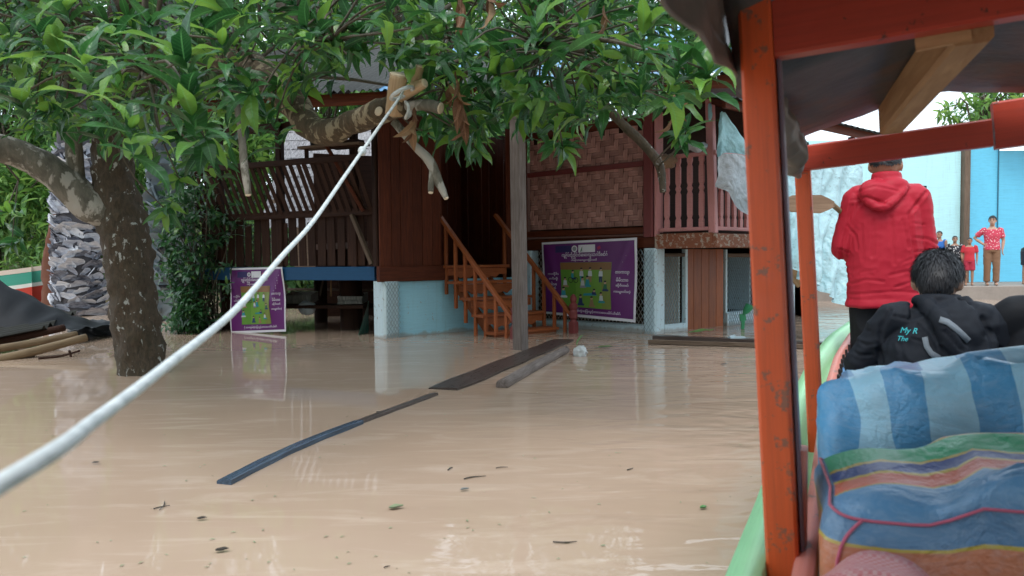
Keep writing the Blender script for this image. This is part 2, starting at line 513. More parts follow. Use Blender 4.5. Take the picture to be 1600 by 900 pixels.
# ---- balcony round the corner C-K-P
bal = MB(); bal.beam(K - P * .06 + Z * 1.27 + nP * .03, K + P * 4.2 + Z * 1.27 + nP * .03, .12, .185); balcony = bal.build('balcony', M['fascia'], house)
mb = MB(); mb.beam(C + W * .08 + Z * 1.275 + nW * .065, K + W * .02 + Z * 1.275 + nW * .065, .025, .20); mb.build('fascia_board', M['fascia'], balcony)
for k in range(6):
    mb = MB(); o = C + W * (.08 + .145 * k) + Z * 1.378; mb.beam(o, o + P * 4.2, .14, .03); mb.build('floor_board', M['teak_dark'], balcony)
mb = MB(); mb.beam(C + W * .1 + Z * 1.43, K + Z * 1.43, .06, .05); mb.build('bottom_rail', M['pinkpaint'], balcony)
mb = MB(); mb.beam(K + P * .05 + Z * 1.43, K + P * 4.1 + Z * 1.43, .06, .05); mb.build('bottom_rail', M['pinkpaint'], balcony)
mb = MB(); mb.beam(C + W * .1 + Z * 2.41, K + W * .05 + Z * 2.41, .09, .05); mb.build('hand_rail', M['pinkpaint'], balcony)
mb = MB(); mb.beam(K + P * .05 + Z * 2.41, K + P * 4.1 + Z * 2.41, .09, .05); mb.build('hand_rail', M['pinkpaint'], balcony)
mb = MB(); mb.beam(K + Z * 1.37, K - W * .05 + Z * 3.1, .10, .10, up=W); mb.build('post', M['pinkpaint'], balcony)
prof = [(.035, 0), (.035, .10), (.022, .13), (.035, .17), (.035, .44), (.02, .48), (.037, .52), (.02, .56), (.035, .60), (.035, .80), (.022, .84), (.035, .88), (.035, .955)]
poly = [(x, z) for x, z in prof] + [(-x, z) for x, z in reversed(prof)]
def baluster(o, ex, dep, parent, mat):
    mb = MB(); mb.prism(poly, o - dep * .5, ex, Z, dep); return mb.build('baluster', mat, parent)
for k in range(4):
    baluster(C + W * (.225 + .17 * k) + Z * 1.45, W, nW * .035, balcony, M['pinkpaint'])
for k in range(14):
    baluster(K + P * (.17 + .155 * k) + Z * 1.45, P, nP * .035, balcony, M['pinkpaint'])

# ---- left wing: plank wall on blue footing, N..along P
zf = .97
planks = MB(); Lp = .90
k = 0; x = -.10
while x < Lp - .01:
    ww = rnd.uniform(.14, .2); ww = min(ww, Lp - x)
    mb = MB(); o = N + P * (x + ww / 2) + nP * rnd.uniform(0, .012); mb.beam(o + Z * zf, o + Z * 3.05, .025, ww - .006, up=P, c=.003)
    mb.build('wall_plank', M['teak'], house); x += ww
mb = MB(); mb.beam(N - P * .14 + Z * .865 + nP * .03, N + P * (Lp + .25) + Z * .865 + nP * .03, .08, .21); mb.build('floor_beam', M['teak'], house)
mb = MB(); mb.beam(N - P * .06 - nP * .10 + Z * .97, N - P * .06 - nP * .10 + Z * 3.05, .11, .11, up=P); mb.build('corner_post', M['teak_dark'], house)
# footing walls, painted pale blue, run down into the water
foot = MB(); foot.beam(N + P * .03 - nP * .08 + Z * .02, I + P * .0 - nP * .08 + Z * .02, .14, 1.5); fw = foot.build('footing_wall', M['blue_wall'], house)
nL = V((-.92, .39, 0)).normalized()
mb = MB(); mb.beam(N + P * .04 - nP * .08 + Z * -.8, N + P * .04 - nP * .08 + Z * .765, .30, .24, up=P); fp = mb.build('footing_pillar', M['white_blue'], house)
net('chain_link', N - P * .08 + nP * .078, P, .25, -.02, .76, .05, M['wire_b'], fp)
# landing, porch recess and its back walls
U = -W
mb = MB(); 
fl = [N + P * .9, I + nW * .02, I + U * 1.7, N + P * .9 + U * 1.7]
mb.add([p + Z * zf for p in fl] + [p + Z * (zf - .06) for p in fl], [(0, 1, 2, 3), (7, 6, 5, 4), (0, 4, 5, 1), (1, 5, 6, 2), (2, 6, 7, 3), (3, 7, 4, 0)])
mb.build('porch_floor', M['teak'], house)
def plank_row(a, b, z0, z1, mat, name='wall_plank', ww=.17, th=.022):
    a, b = V(a), V(b); L = (b - a).length; d = (b - a) / L; n = max(1, round(L / ww)); s_ = L / n
    for k in range(n):
        o = a + d * (s_ * (k + .5)) + d.cross(Z) * rnd.uniform(-.006, .006)
        m_ = MB(); m_.beam(o + Z * z0, o + Z * z1, th, s_ - .006, up=d, c=.003); m_.build(name, mat, house)
plank_row(N + P * .93, N + P * .93 + U * 1.5, zf, 3.05, M['teak'])
plank_row(N + P * .93 + U * 1.5, I + U * 1.5 + P * .05, zf, 3.05, M['teak'])
plank_row(I + U * 1.5, I + U * .03, zf, 3.05, M['teak'])
plank_row(I - P * .03 + U * .03, I - P * .45 + U * .03, zf, 3.05, M['teak'])
# ---- stairs
sL = V((0, 9.70, 0)); PW = 1.09
stairs = MB(); stairs.beam(sL + P * .22 + U * 1.46 + Z * .86, sL + P * .22 - U * .16 + Z * -.77, .05, .14); stairs.beam(sL + P * (PW - .22) + U * 1.46 + Z * .86, sL + P * (PW - .22) - U * .16 + Z * -.77, .05, .14)
stair = stairs.build('staircase', M['teak_lit'], house)
def apron():
    pts = [(0, 0), (0, -.10)]
    for q in range(13):
        u = q / 12
        pts.append((.06 + u * (PW - .12), -.10 - .055 * abs(math.sin(u * math.pi * 2)) + .035 * math.sin(u * math.pi * 6) ** 2))
    pts += [(PW, -.10), (PW, 0)]
    return pts
for j in range(0, 6):
    zt = .97 - .225 * j; k0 = 1.40 - .235 * j
    mb = MB(); o = sL + U * (k0 - .10) + Z * (zt - .02)
    mb.beam(o - P * .04, o + P * (PW + .04), .27, .04, up=Z); tr = mb.build('tread', M['teak_lit'], stair)
    mb = MB(); mb.prism(apron()[::-1], sL + U * (k0 - .20) + Z * (zt - .045), P, Z, U * .02); mb.build('apron_board', M['teak_lit'], stair)
def rail(side, kmin):
    o = sL + P * (0 if side == 0 else PW)
    zr = lambda k: .27 + 1.39 * k / 1.35
    mb = MB(); mb.beam(o + U * -.04 + Z * zr(-.04), o + U * 1.42 + Z * zr(1.42), .07, .05); mb.build('hand_rail', M['teak_lit'], stair)
    for q in range(7):
        k = .10 + .19 * q
        z1 = zr(k) - .02; z0 = max(z1 - .97, -.4)
        mb = MB(); p = o + U * k; mb.beam(p + Z * z0, p + Z * z1, .045, .045, up=W); mb.build('baluster', M['teak_lit'], stair)
rail(0, 0); rail(1, 0)
def lathe(mb, o, prof, n=14):
    mb.loft([(o + Z * z, V((r, 0, 0)), V((0, r, 0))) for r, z in prof], n=n)
for o in (sL - U * .05, sL + P * PW - U * .05):
    mb = MB(); mb.beam(o - Z * .6, o + Z * .16, .11, .11, up=W)
    lathe(mb, o, [(.055, .16), (.04, .19), (.058, .22), (.058, .30), (.045, .33), (.06, .36), (.06, .40), (.035, .43), (.05, .47), (.045, .51), (.02, .545), (.004, .55)])
    mb.build('newel_post', M['maroon'], stair, smooth=False)
# ---- lower storey under the woven wall
Wd = lambda m: C - W * m
mb = MB(); mb.beam(Wd(2.15) + Z * -.45 - nW * .1, Wd(.1) + Z * -.45 - nW * .1, .16, 1.12); mb.build('base_wall', M['white_blue'], house)
net('chain_link', Wd(2.15) - nW * .06, W, 2.05, .08, 1.18, .062, M['wire'], house)
mb = MB(); mb.beam(I + W * .02 + Z * -.8 + nW * .0, I + W * .02 + Z * 1.18, .2, .2, up=W); mb.build('footing_pillar', M['white_blue'], house)
mb = MB(); mb.beam(C + Z * -.8 + P * .03, C + Z * 1.185 + P * .03, .24, .20, up=W); fp2 = mb.build('footing_pillar', M['white_blue'], house)
net('chain_link', C - W * .12 + nW * .115 + P * -.0, W, .24, .0, 1.16, .06, M['wire_b'], fp2)
# door opening: frame, dark room behind seen through chain link
Pd = lambda m: C + P * m
dz = nP * .02
door = MB(); door.beam(Pd(.17) + Z * -.3 + dz, Pd(.17) + Z * 1.17 + dz, .07, .06, up=P); dr = door.build('net_door', M['white_blue'], house)
mb = MB(); mb.beam(Pd(.71) + Z * -.3 + dz, Pd(.71) + Z * 1.17 + dz, .07, .06, up=P); mb.build('frame_post', M['white_blue'], dr)
mb = MB(); mb.beam(Pd(.20) + Z * .05 + dz, Pd(.68) + Z * .05 + dz, .07, .12); mb.build('bottom_frame', M['white_blue'], dr)
mb = MB(); mb.beam(Pd(.20) + Z * 1.09 + dz, Pd(.68) + Z * 1.09 + dz, .05, .05); mb.build('top_frame', M['rough_wood'], dr)
mb = MB(); mb.beam(Pd(.64) - nP * .30 + Z * -.3, Pd(.64) - nP * .30 + Z * 1.1, .55, .03, up=P); mb.build('reveal', M['white_blue'], dr)
net('chain_link', Pd(.20), P, .48, .10, 1.07, .06, M['wire'], dr)
for k in range(5):
    mb = MB(); a = .79 + .19 * k; mb.beam(Pd(a + .05) + Z * -.4, Pd(a + .05) + Z * 1.175, .03, .184, up=P, c=.003); mb.build('wall_plank', M['teak_lit'], house)
win = MB(); win.beam(Pd(1.74) + Z * -.3, Pd(3.6) + Z * -.3, .12, 1.0); wn = win.build('net_window', M['white_blue'], house)
mb = MB(); mb.beam(Pd(1.76) + Z * .2, Pd(1.76) + Z * 1.17, .06, .05, up=P); mb.build('frame_post', M['white_blue'], wn)
mb = MB(); mb.beam(Pd(2.75) + Z * .2, Pd(2.75) + Z * 1.17, .06, .08, up=P); mb.build('frame_post', M['white_blue'], wn)
mb = MB(); mb.beam(Pd(1.80) + Z * 1.08, Pd(3.6) + Z * 1.08, .05, .06); mb.build('top_frame', M['rough_wood'], wn)
mb = MB(); mb.beam(Pd(2.55) - nP * .25 + Z * .2, Pd(2.55) - nP * .25 + Z * 1.08, .40, .03, up=P); mb.build('reveal', M['white_blue'], wn)
net('chain_link', Pd(1.80), P, 1.75, .2, 1.06, .06, M['wire_b'], wn)
net('chain_link', Pd(1.76) + nP * .065, P, 1.8, -.02, .2, .06, M['wire_b'], wn)
mb = MB(); mb.beam(Pd(3.62) + Z * -.4, Pd(3.62) + Z * 1.17, .2, .2, up=P); mb.build('footing_pillar', M['white_blue'], house)
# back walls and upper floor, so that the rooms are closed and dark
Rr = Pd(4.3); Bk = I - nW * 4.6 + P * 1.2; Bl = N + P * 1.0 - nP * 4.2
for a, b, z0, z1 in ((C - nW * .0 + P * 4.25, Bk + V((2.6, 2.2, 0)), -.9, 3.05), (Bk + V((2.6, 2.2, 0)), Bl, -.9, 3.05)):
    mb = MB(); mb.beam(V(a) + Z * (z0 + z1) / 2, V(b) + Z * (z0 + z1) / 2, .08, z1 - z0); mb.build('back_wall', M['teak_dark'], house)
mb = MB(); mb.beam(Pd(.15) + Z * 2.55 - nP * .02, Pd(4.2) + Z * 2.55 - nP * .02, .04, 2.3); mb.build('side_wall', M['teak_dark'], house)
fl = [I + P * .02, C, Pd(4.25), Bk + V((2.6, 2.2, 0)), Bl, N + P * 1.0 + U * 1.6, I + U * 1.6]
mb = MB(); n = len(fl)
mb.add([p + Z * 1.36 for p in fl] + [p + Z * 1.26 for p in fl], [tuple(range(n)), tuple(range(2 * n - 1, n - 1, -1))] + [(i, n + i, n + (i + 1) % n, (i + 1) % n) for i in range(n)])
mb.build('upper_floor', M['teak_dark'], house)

# ---- porch post standing in the water, carrying the eave
mb = MB(); mb.beam((.10, 8.52, -1.0), (.075, 8.52, 3.02), .135, .135, up=W, c=.008); mb.build('porch_post', M['grey_wood'], house)
# ---- roof: corrugated sheets on rafters
EL = V((-5.0, 9.35, 3.0)); ER = V((2.75, 8.0, 3.0))
ed = (ER - EL).normalized(); up_r = (V((ed.y * -1, ed.x, 0)) * 1.0 + Z * .42)
roof = MB(); roof.beam(EL - Z * .04, ER - Z * .04, .035, .14); rf = roof.build('eave_fascia', M['teak'], house)
Lr = (ER - EL).length; nsh = 9; sw = Lr / nsh
for k in range(nsh):
    def fn(u, v, k=k):
        x = (k + u * 1.06) * sw; h = .018 * math.sin(x * 2 * math.pi / .09)
        return EL + ed * x + up_r * (-.12 + v * 4.6) + Z * (h + .075 + .006 * (k % 2))
    mb = MB(); mb.grid(fn, 40, 1); mb.build('roof_sheet', M['tin_blue'] if k in (4, 6, 7, 8) else M['tin'], house, smooth=True)
for k in range(12):
    o = EL + ed * (Lr * (k + .4) / 12); mb = MB(); mb.beam(o - Z * .02, o + up_r * 4.4 - Z * .02, .05, .10); mb.build('rafter', M['teak_dark'], house)
# eave on the balcony side, lower lean-to with props and a grey ceiling sheet
e2a = K + nP * .35 + Z * 2.95 - P * .3; e2b = K + nP * .35 + P * 5.2 + Z * 2.95
mb = MB(); mb.beam(e2a, e2b, .05, .12); mb.build('eave_beam', M['teak'], house)
for k in range(6):
    o = e2a.lerp(e2b, (k + .3) / 6); mb = MB(); mb.beam(o, o - nP * 2.4 + Z * .8, .05, .08); mb.build('rafter', M['teak'], house)
def fn(u, v): 
    return e2a.lerp(e2b, u) + (-nP * 2.6 + Z * .86) * (v * 1.08 - .06) + Z * (.09 + .012 * math.sin(u * 180))
mb = MB(); mb.grid(fn, 120, 2); mb.build('roof_sheet', M['tin'], house, smooth=True)
mb = MB(); o = K + P * 2.2; mb.beam(o + Z * 1.4, o + Z * 3.0, .09, .09, up=P); mb.build('post', M['maroon'], balcony)
mb = MB(); mb.beam(K + P * 2.1 + Z * 2.2, K + P * .9 + Z * 2.9 , .06, .05); mb.build('brace', M['teak_dark'], balcony)
mb = MB(); mb.beam(K + P * 3.9 + Z * 1.4, K + P * 3.9 + Z * 3.0, .09, .09, up=P); mb.build('post', M['maroon'], balcony)

# ---- open gallery on the left: blue beam, plank skirt, leaning slat railing
G0 = V((-1.86, 10.06, 0)); G1 = V((-4.75, 11.25, 0)); gd = (G1 - G0).normalized(); gn = V((-gd.y * -1, gd.x * -1, 0)); gn = V((gd.y, -gd.x, 0)); 
if gn.y > 0: gn = -gn
Lg = (G1 - G0).length
gal = MB(); gal.beam(G0 + Z * .87, G1 + Z * .87, .07, .19); gallery = gal.build('gallery', M['navy'], house)
mb = MB(); fl = [G0, G1, G1 - gn * 2.0, G0 - gn * 2.0]
mb.add([p + Z * .86 for p in fl] + [p + Z * .80 for p in fl], [(3, 2, 1, 0), (4, 5, 6, 7)] + [(i, (i + 1) % 4, 4 + (i + 1) % 4, 4 + i) for i in range(4)]); mb.build('floor', M['teak_dark'], gallery)
n = 19
for k in range(n):
    o = G0 + gd * (Lg * (k + .5) / n) - gn * .03
    h = rnd.choice((1.72, 1.72, 1.6, 1.66)); s_ = rnd.uniform(.11, .145)
    mb = MB(); mb.beam(o + Z * .98, o + Z * h + gd * rnd.uniform(-.02, .02), .018, s_, up=gd, c=.002); mb.build('skirt_plank', M['teak_dark'], gallery)
zr0, zr1 = 1.72, 2.42
mb = MB(); mb.beam(G0 + Z * zr0 + gn * .02, G1 + Z * (zr0 - .02) + gn * .02, .06, .10); mb.build('bench_rail', M['teak_dark'], gallery)
mb = MB(); mb.beam(G0 + Z * zr1 + gn * .30, G1 + Z * (zr1 - .02) + gn * .30, .05, .08); mb.build('top_rail', M['teak_dark'], gallery)
n = 27
for k in range(n):
    o = G0 + gd * (Lg * (k + .6) / n)
    mb = MB(); q = rnd.uniform(-.015, .015)
    mb.beam(o + Z * (zr0 - .04) + gn * .03 - gd * .05, o + Z * (zr1 - .02) + gn * .28 + gd * (.07 + q), .015, rnd.uniform(.055, .075), up=gd, c=.002); mb.build('railing_slat', M['teak_dark'], gallery)
for k, x in enumerate((.35, 1.62, 2.75)):
    o = G0 + gd * x; mb = MB(); mb.beam(o + Z * .9 - gn * .04, o + Z * 3.1 - gn * .04, .10, .10, up=gd); mb.build('post', M['teak_dark'], gallery)
mb = MB(); mb.beam(G0 + gd * .02 + Z * 1.0 + gn * .06, G0 + gd * .33 + Z * 1.68 + gn * .06, .07, .05); mb.build('brace', M['rough_wood'], gallery)
mb = MB(); mb.beam(G0 + gd * .12 + Z * 1.72 + gn * .1, G0 + gd * .62 + Z * 2.75 + gn * .34, .07, .05); mb.build('brace', M['teak'], gallery)
mb = MB(); mb.beam(G0 + Z * 2.60 + gn * .22, G0 + gd * 1.0 + Z * 2.60 + gn * .22, .26, .03); shelf = mb.build('shelf', M['rough_wood'], gallery)
for x in (.10, .92):
    mb = MB(); mb.beam(G0 + gd * x + Z * 2.43 + gn * .25, G0 + gd * x + Z * 2.6 + gn * .25, .05, .05); mb.build('shelf_bracket', M['teak_dark'], gallery)
mb = MB(); mb.beam(G0 - gn * .1 + Z * 3.0, G1 - gn * .1 + Z * 3.0, .1, .12); mb.build('wall_plate', M['teak_dark'], gallery)
# stilts under the gallery
for x, dpt in ((1.1, 1.0), (2.2, 1.7), (2.9, .3), (.5, 1.9)):
    o = G0 + gd * x - gn * dpt; mb = MB(); mb.tube([o - Z * 1, o + Z * .82], .11 if x != 1.1 else .17, 10); mb.build('stilt', M['teak_dark'], gallery, smooth=True)
mb = MB(); mb.beam(G0 - gn * 2.0 + Z * .55, G1 - gn * 2.0 + Z * .55, .04, .04); mb.build('cross_rail', M['rough_wood'], gallery)
# pots on the shelf
for x, r, h in ((.80, .085, .16),):
    o = G0 + gd * x + gn * .22 + Z * 2.615
    mb = MB(); lathe(mb, o, [(r * .7, 0), (r, h), (r * .96, h), (r * .9, h - .02), (.01, h - .03)], 18)
    tag(mb.build('flower_pot', plain('black plastic pot', (.02, .02, .022), .5), smooth=True), 'dark plant pot standing on the gallery shelf', 'pot')
mb = MB(); o = G0 + gd * .30 + gn * .2 + Z * 2.615
mb.beam(o - gd * .22, o + gd * .22, .2, .1); 
tag(mb.build('planter_tray', M['teak_dark']), 'low dark tray on the gallery shelf beside the plank wall', 'tray')
# things under the gallery
def tray(px0, px1, py0, py1, Y):
    a, b = at(px0, py1, Y), at(px1, py1, Y); h = (at(px0, py0, Y) - a).z
    d = (b - a); mb = MB(); nn = 12
    dep = V((0, .45, .04)); 
    mb.add([a, b, b + dep, a + dep, a + Z * h, b + Z * h, b + Z * h + dep, a + Z * h + dep], [(0, 1, 5, 4), (1, 2, 6, 5), (2, 3, 7, 6), (3, 0, 4, 7), (0, 3, 2, 1)])
    for k in range(nn):
        for sg in (0, 1):
            p = a + d * ((k + sg) / nn) - V((0, .006, 0)); q = a + d * ((k + 1 - sg) / nn) - V((0, .006, 0)) + Z * h
            mb.beam(p, q, .008, .018)
    return mb
M['wicker'] = wood('whitish wicker', (.5, .46, .4), (.85, .82, .76), .7)
b1 = tray(528, 566, 463, 476, 11.2).build('wicker_crate', M['wicker']); tag(b1, 'white woven crate under the gallery beside the blue wall', 'crate', 'white crates under the gallery')
b2 = tray(444, 486, 461, 475, 11.6).build('wicker_crate', M['wicker']); tag(b2, 'white woven crate under the gallery beside the smaller banner', 'crate', 'white crates under the gallery')
mb = MB()
p0 = at(440, 478, 11.5); p1 = at(580, 478, 11.05)
mb.beam(p0, p1 + V((.0, .0, 0)), .5, .05); sh = mb.build('storage_plank', M['teak_dark'], gallery)
mb = MB()
for k in range(5):
    a = at(505 + k * 12, 436, 11.6); b = at(500 + k * 17, 462, 11.4); mb = MB(); mb.beam(a, b, .03, .03); mb.build('firewood_stick', M['raw_wood'] if k % 2 else M['rough_wood'], gallery)
M['cloth_w'] = fabric('pale rag', (.5, .56, .6))
mb = MB(); mb.ball(at(480, 481, 11.2), (.14, .1, .11), 14, 10)
o = mb.build('rag_bundle', M['cloth_w'], smooth=True); fuse(o, .012, 1, [((14, 14, 14), .02, 'n')]); tag(o, 'pale grey bundle under the gallery beside the smaller banner', 'bundle')
M['green_tarp'] = fabric('green netting', (.03, .16, .12), .7)
mb = MB()
def fn(u, v):
    p = at(576 - 18 * v * (1 - u) * 1.0, 470 + 58 * v, 10.35 + .35 * u); return p + V((0, .02 * math.sin(u * 17 + v * 3), 0))
mb.grid(fn, 12, 10); o = mb.build('green_net', M['green_tarp'], smooth=True); tag(o, 'dark green cloth hanging beside the chain-link corner of the blue wall', 'cloth')
# ================================================================== TREES
def bark_mat(name, base, patch, scale=1.0, thr=.56, rough=.85):
    m, t, b = new_mat(name)
    p = coords(t, 'pos', (1, 1, .45))
    n1 = tex_noise(t, p, 16 * scale, 6, .7, .6); n2 = tex_noise(t, coords(t, 'pos', (1, 1, .6)), 9 * scale, 4, .6, .3)
    c = ramp(t, n1, [(.3, [x * .35 for x in base]), (.62, base), (.8, [min(1, x * 1.7) for x in base])])
    k = ramp(t, n2, [(thr, (0, 0, 0)), (thr + .05, (1, 1, 1))])
    c = mixc(t, k, c, patch)
    n3 = tex_noise(t, coords(t, 'pos'), 2.2 * scale, 3); c = mixc(t, mth(t, 'MULTIPLY', n3, .35), c, (.05, .07, .03))
    t.links.new(c, b.inputs['Base Color']); b.inputs['Roughness'].default_value = rough
    bump(t, b, n1, .9, .02); return m
M['bark'] = bark_mat('mango bark', (.085, .052, .036), (.42, .43, .41), 2.0, .615)
M['bark_pale'] = bark_mat('pale lichened bark', (.20, .18, .15), (.42, .40, .36), .8, .50)
M['bark_mottle'] = bark_mat('mottled branch bark', (.12, .075, .045), (.33, .27, .18), 1.6, .53)
M['twig'] = plain('twig bark', (.10, .085, .06), .8, 12, .4, 40, .2)
M['peeled'] = wood('peeled branch wood', (.42, .27, .15), (.72, .56, .38), .7, .6)
M['cut'] = plain('fresh cut wood', (.72, .60, .44), .75, 25, .25, 60, .2)
M['mango_leaf'] = leaf_mat('mango leaves', (.010, .046, .016), (.034, .135, .032), (.17, .36, .05), .32, .66, .34)
M['bg_leaf'] = leaf_mat('bright green leaves beyond', (.035, .10, .022), (.085, .21, .04), (.2, .35, .07), .5, .62, .35)
M['bg_leaf2'] = leaf_mat('mid green leaves beyond', (.018, .065, .02), (.05, .14, .035), (.13, .25, .06), .5, .7, .3)
M['shrub_leaf'] = leaf_mat('dark shrub leaves', (.012, .05, .018), (.028, .095, .03), (.12, .24, .04), .35, .88, .25)

def leaf_verts(L, Wd, droop, fold, wave, seg=7, across=2, twist=0.0, seed=0):
    """a pointed leaf: x along, y across, z up; petiole at the origin"""
    vs, gs, fs = [], [], []
    pet = .10 * L
    cols = across * 2 + 1
    ph = seed * 1.7
    x, z, ang = 0.0, 0.0, .25
    for i in range(seg + 1):
        u = i / seg
        if i:
            st = (L / seg); ang -= droop / seg * (0.5 + u)
            x += st * math.cos(ang); z += st * math.sin(ang)
        hw = Wd * .5 * (math.sin(math.pi * min(1, (u * .94 + .05)) ** .80) ** .85) * (1 - .35 * u ** 3)
        if i == seg: hw = Wd * .012
        if i == 0: hw = Wd * .04
        for c in range(cols):
            y = (c - across) / across
            vv = V((x, y * hw, z + abs(y) * hw * fold + wave * Wd * abs(y) * math.sin(u * 11 + ph + (1.3 if y > 0 else 0))))
            tw = twist * u
            vs.append(V((vv.x, vv.y * math.cos(tw) - (vv.z - z) * math.sin(tw), z + vv.y * math.sin(tw) + (vv.z - z) * math.cos(tw))))
            gs.append((u * L * 1.0, y, 0))
    for i in range(seg):
        for c in range(cols - 1):
            a = i * cols + c
            fs.append((a, a + cols, a + cols + 1, a + 1))
    return vs, gs, fs
HI = [leaf_verts(1, rnd.uniform(.27, .35), rnd.uniform(.3, 1.5), rnd.uniform(.12, .4), rnd.uniform(.04, .13), 9, 2, rnd.uniform(-.5, .5), k) for k in range(12)]
LO = [leaf_verts(1, rnd.uniform(.28, .36), rnd.uniform(.3, 1.5), rnd.uniform(.15, .4), 0, 4, 1, rnd.uniform(-.4, .4), k) for k in range(8)]
HI_ME = []
for k, (vs, gs, fs) in enumerate(HI):
    mb = MB(); mb.add(vs, fs, gs); me = mb.mesh('leaf'); me.polygons.foreach_set('use_smooth', [True] * len(me.polygons)); me.materials.append(M['mango_leaf']); HI_ME.append(me)

def whorl(center, axis, n, size, spread=(55, 100), rng=rnd):
    """leaf frames of a rosette round a twig end"""
    axis = axis.normalized(); a = axis.orthogonal().normalized(); b = axis.cross(a)
    out = []
    for k in range(n):
        an = k * 2.399 + rng.uniform(-.3, .3)
        el = R_(rng.uniform(*spread)) * (.45 + .55 * (k + 1) / n) if n > 4 else R_(rng.uniform(*spread))
        d = (axis * math.cos(el) + (a * math.cos(an) + b * math.sin(an)) * math.sin(el)).normalized()
        d = (d + V((0, 0, -.22 * rng.random()))).normalized()
        up = axis - d * axis.dot(d)
        up = (up.normalized() * .55 + V((0, 0, 1)) * .7); up = (up - d * up.dot(d))
        if up.length < .05: up = d.orthogonal()
        up.normalize(); y = up.cross(d)
        L = size * rng.uniform(.5, 1.15)
        m = Matrix((d * L, y * L, up * L)).transposed().to_4x4()
        m.translation = center - axis * (.75 * size * (k / n) ** 1.3)
        out.append(m)
    return out
class Foliage:
    """many leaves in one mesh, assembled fast"""
    def __init__(s): s.co = []; s.gc = []; s.fa = []; s.n = 0
    def add(s, m, proto):
        vs, gs, fs = proto; b = s.n
        for v in vs: s.co.append(m @ v)
        s.gc += gs
        for f in fs: s.fa.append((f[0] + b, f[1] + b, f[2] + b, f[3] + b))
        s.n += len(vs)
    def build(s, name, mat, parent):
        mb = MB(); mb.v = s.co; mb.f = s.fa; mb.g = s.gc; mb.m = [0] * len(s.fa)
        o = mb.build(name, mat, parent, smooth=True); tag(o, kind='stuff'); return o

# ------------------------------------------------------------------ the mango tree
tb = on_z(222, 583)
mango = thing('mango_tree', 'big mango tree with dark lichened trunk rising from the flood water', 'tree', tb)
TY = tb.y
def path(pts):
    return [at(x, y, d) for x, y, d in pts]
def smooth_path(pts, rad, sub=5):
    P_, R__ = [], []
    n = len(pts)
    for i in range(n - 1):
        p0, p1, p2, p3 = pts[max(i - 1, 0)], pts[i], pts[i + 1], pts[min(i + 2, n - 1)]
        for k in range(sub):
            t = k / sub; t2, t3 = t * t, t * t * t
            P_.append(.5 * ((2 * p1) + (p2 - p0) * t + (2 * p0 - 5 * p1 + 4 * p2 - p3) * t2 + (3 * p1 - p0 - 3 * p2 + p3) * t3))
            R__.append(rad[i] * (1 - t) + rad[i + 1] * t)
    P_.append(pts[-1]); R__.append(rad[-1])
    return P_, R__
def limb(name, pts, rad, mat, parent, n=14, rough=.12, sub=6, freq=5):
    P_, R__ = smooth_path(pts, rad, sub)
    mb = MB(); mb.tube(P_, R__, n)
    off = rnd.random() * 30
    k = 0
    for i, p in enumerate(P_):
        for j in range(n):
            q = mb.v[k]; d = q - p
            f = 1 + rough * (noise.noise(q * freq + V((off, 0, 0))) * 1.2 + .5 * noise.noise(q * freq * 3.1))
            mb.v[k] = p + d * f; k += 1
    return mb.build(name, mat, parent, smooth=True), P_
px = lambda w, d: w * .5 * d / F_PX
lp = [V((tb.x + .02, tb.y, -1.0))] + path([(222, 583, TY), (212, 500, TY), (203, 420, TY), (192, 350, TY), (180, 290, TY), (176, 220, TY), (180, 130, TY - .1), (195, 20, TY - .3), (215, -120, TY - .4), (240, -300, TY - .4)])
trunk, tpath = limb('trunk', lp, [.24, px(70, TY), px(69, TY), px(68, TY), px(72, TY), px(62, TY), px(55, TY), px(50, TY), px(42, TY), .11, .07], M['bark'], mango, 36, .17, 10, 9)
limb_pts = []
def add_limb(name, pts, rad, mat, n=12, rough=.15, parent=None, freq=7):
    o, P_ = limb(name, pts, rad, mat, parent or mango, n, rough, 6, freq); limb_pts.extend(P_); return o
add_limb('limb', path([(185, 345, TY), (140, 318, TY - .1), (90, 275, TY - .2), (30, 240, TY - .3), (-60, 215, TY - .5), (-200, 120, TY - .6), (-330, -60, TY - .7)]),
         [.15, px(54, 7), px(46, 7), px(42, 7), px(40, 7), .11, .06], M['bark_pale'], 16, .1)
add_limb('limb', path([(118, 300, TY - .1), (117, 250, TY - .15), (113, 180, TY - .2), (104, 70, TY - .3), (80, -90, TY - .5)]), [px(30, 7), px(24, 7), px(21, 7), px(17, 7), .03], M['bark_pale'])
cutl = add_limb('limb', path([(190, 80, TY - .2), (290, 78, 6.5), (390, 105, 5.9), (445, 148, 5.4), (497, 206, 5.0), (550, 192, 4.75), (600, 172, 4.45), (636, 160, 4.25)]),
         [.16, .15, .13, .115, .085, .08, .075, .06], M['bark_mottle'], 16, .16)
add_limb('limb', path([(195, 20, TY - .3), (330, -80, 6.2), (560, -150, 5.6), (820, -130, 5.2), (1000, -60, 5.0), (1120, 20, 5.2)]), [.14, .12, .10, .08, .055, .03], M['bark'])
add_limb('limb', path([(200, 0, TY - .3), (240, -160, 5.6), (260, -120, 4.2), (250, -40, 3.4)]), [.13, .10, .06, .03], M['bark'])
add_limb('limb', path([(185, 100, TY - .1), (60, -40, 6.0), (-60, -60, 4.8), (-40, 20, 3.8)]), [.12, .09, .06, .03], M['bark'])
add_limb('limb', path([(820, -130, 5.2), (880, 30, 5.4), (930, 140, 5.5), (965, 186, 5.45), (1003, 222, 5.4), (1030, 258, 5.35), (1036, 300, 5.3)]), [.05, .045, .04, .036, .034, .033, .026], M['bark'], 9, .2)
add_limb('limb', path([(560, -150, 5.6), (600, -20, 5.0), (660, 70, 4.6), (700, 140, 4.5)]), [.06, .045, .03, .018], M['bark'], 9)
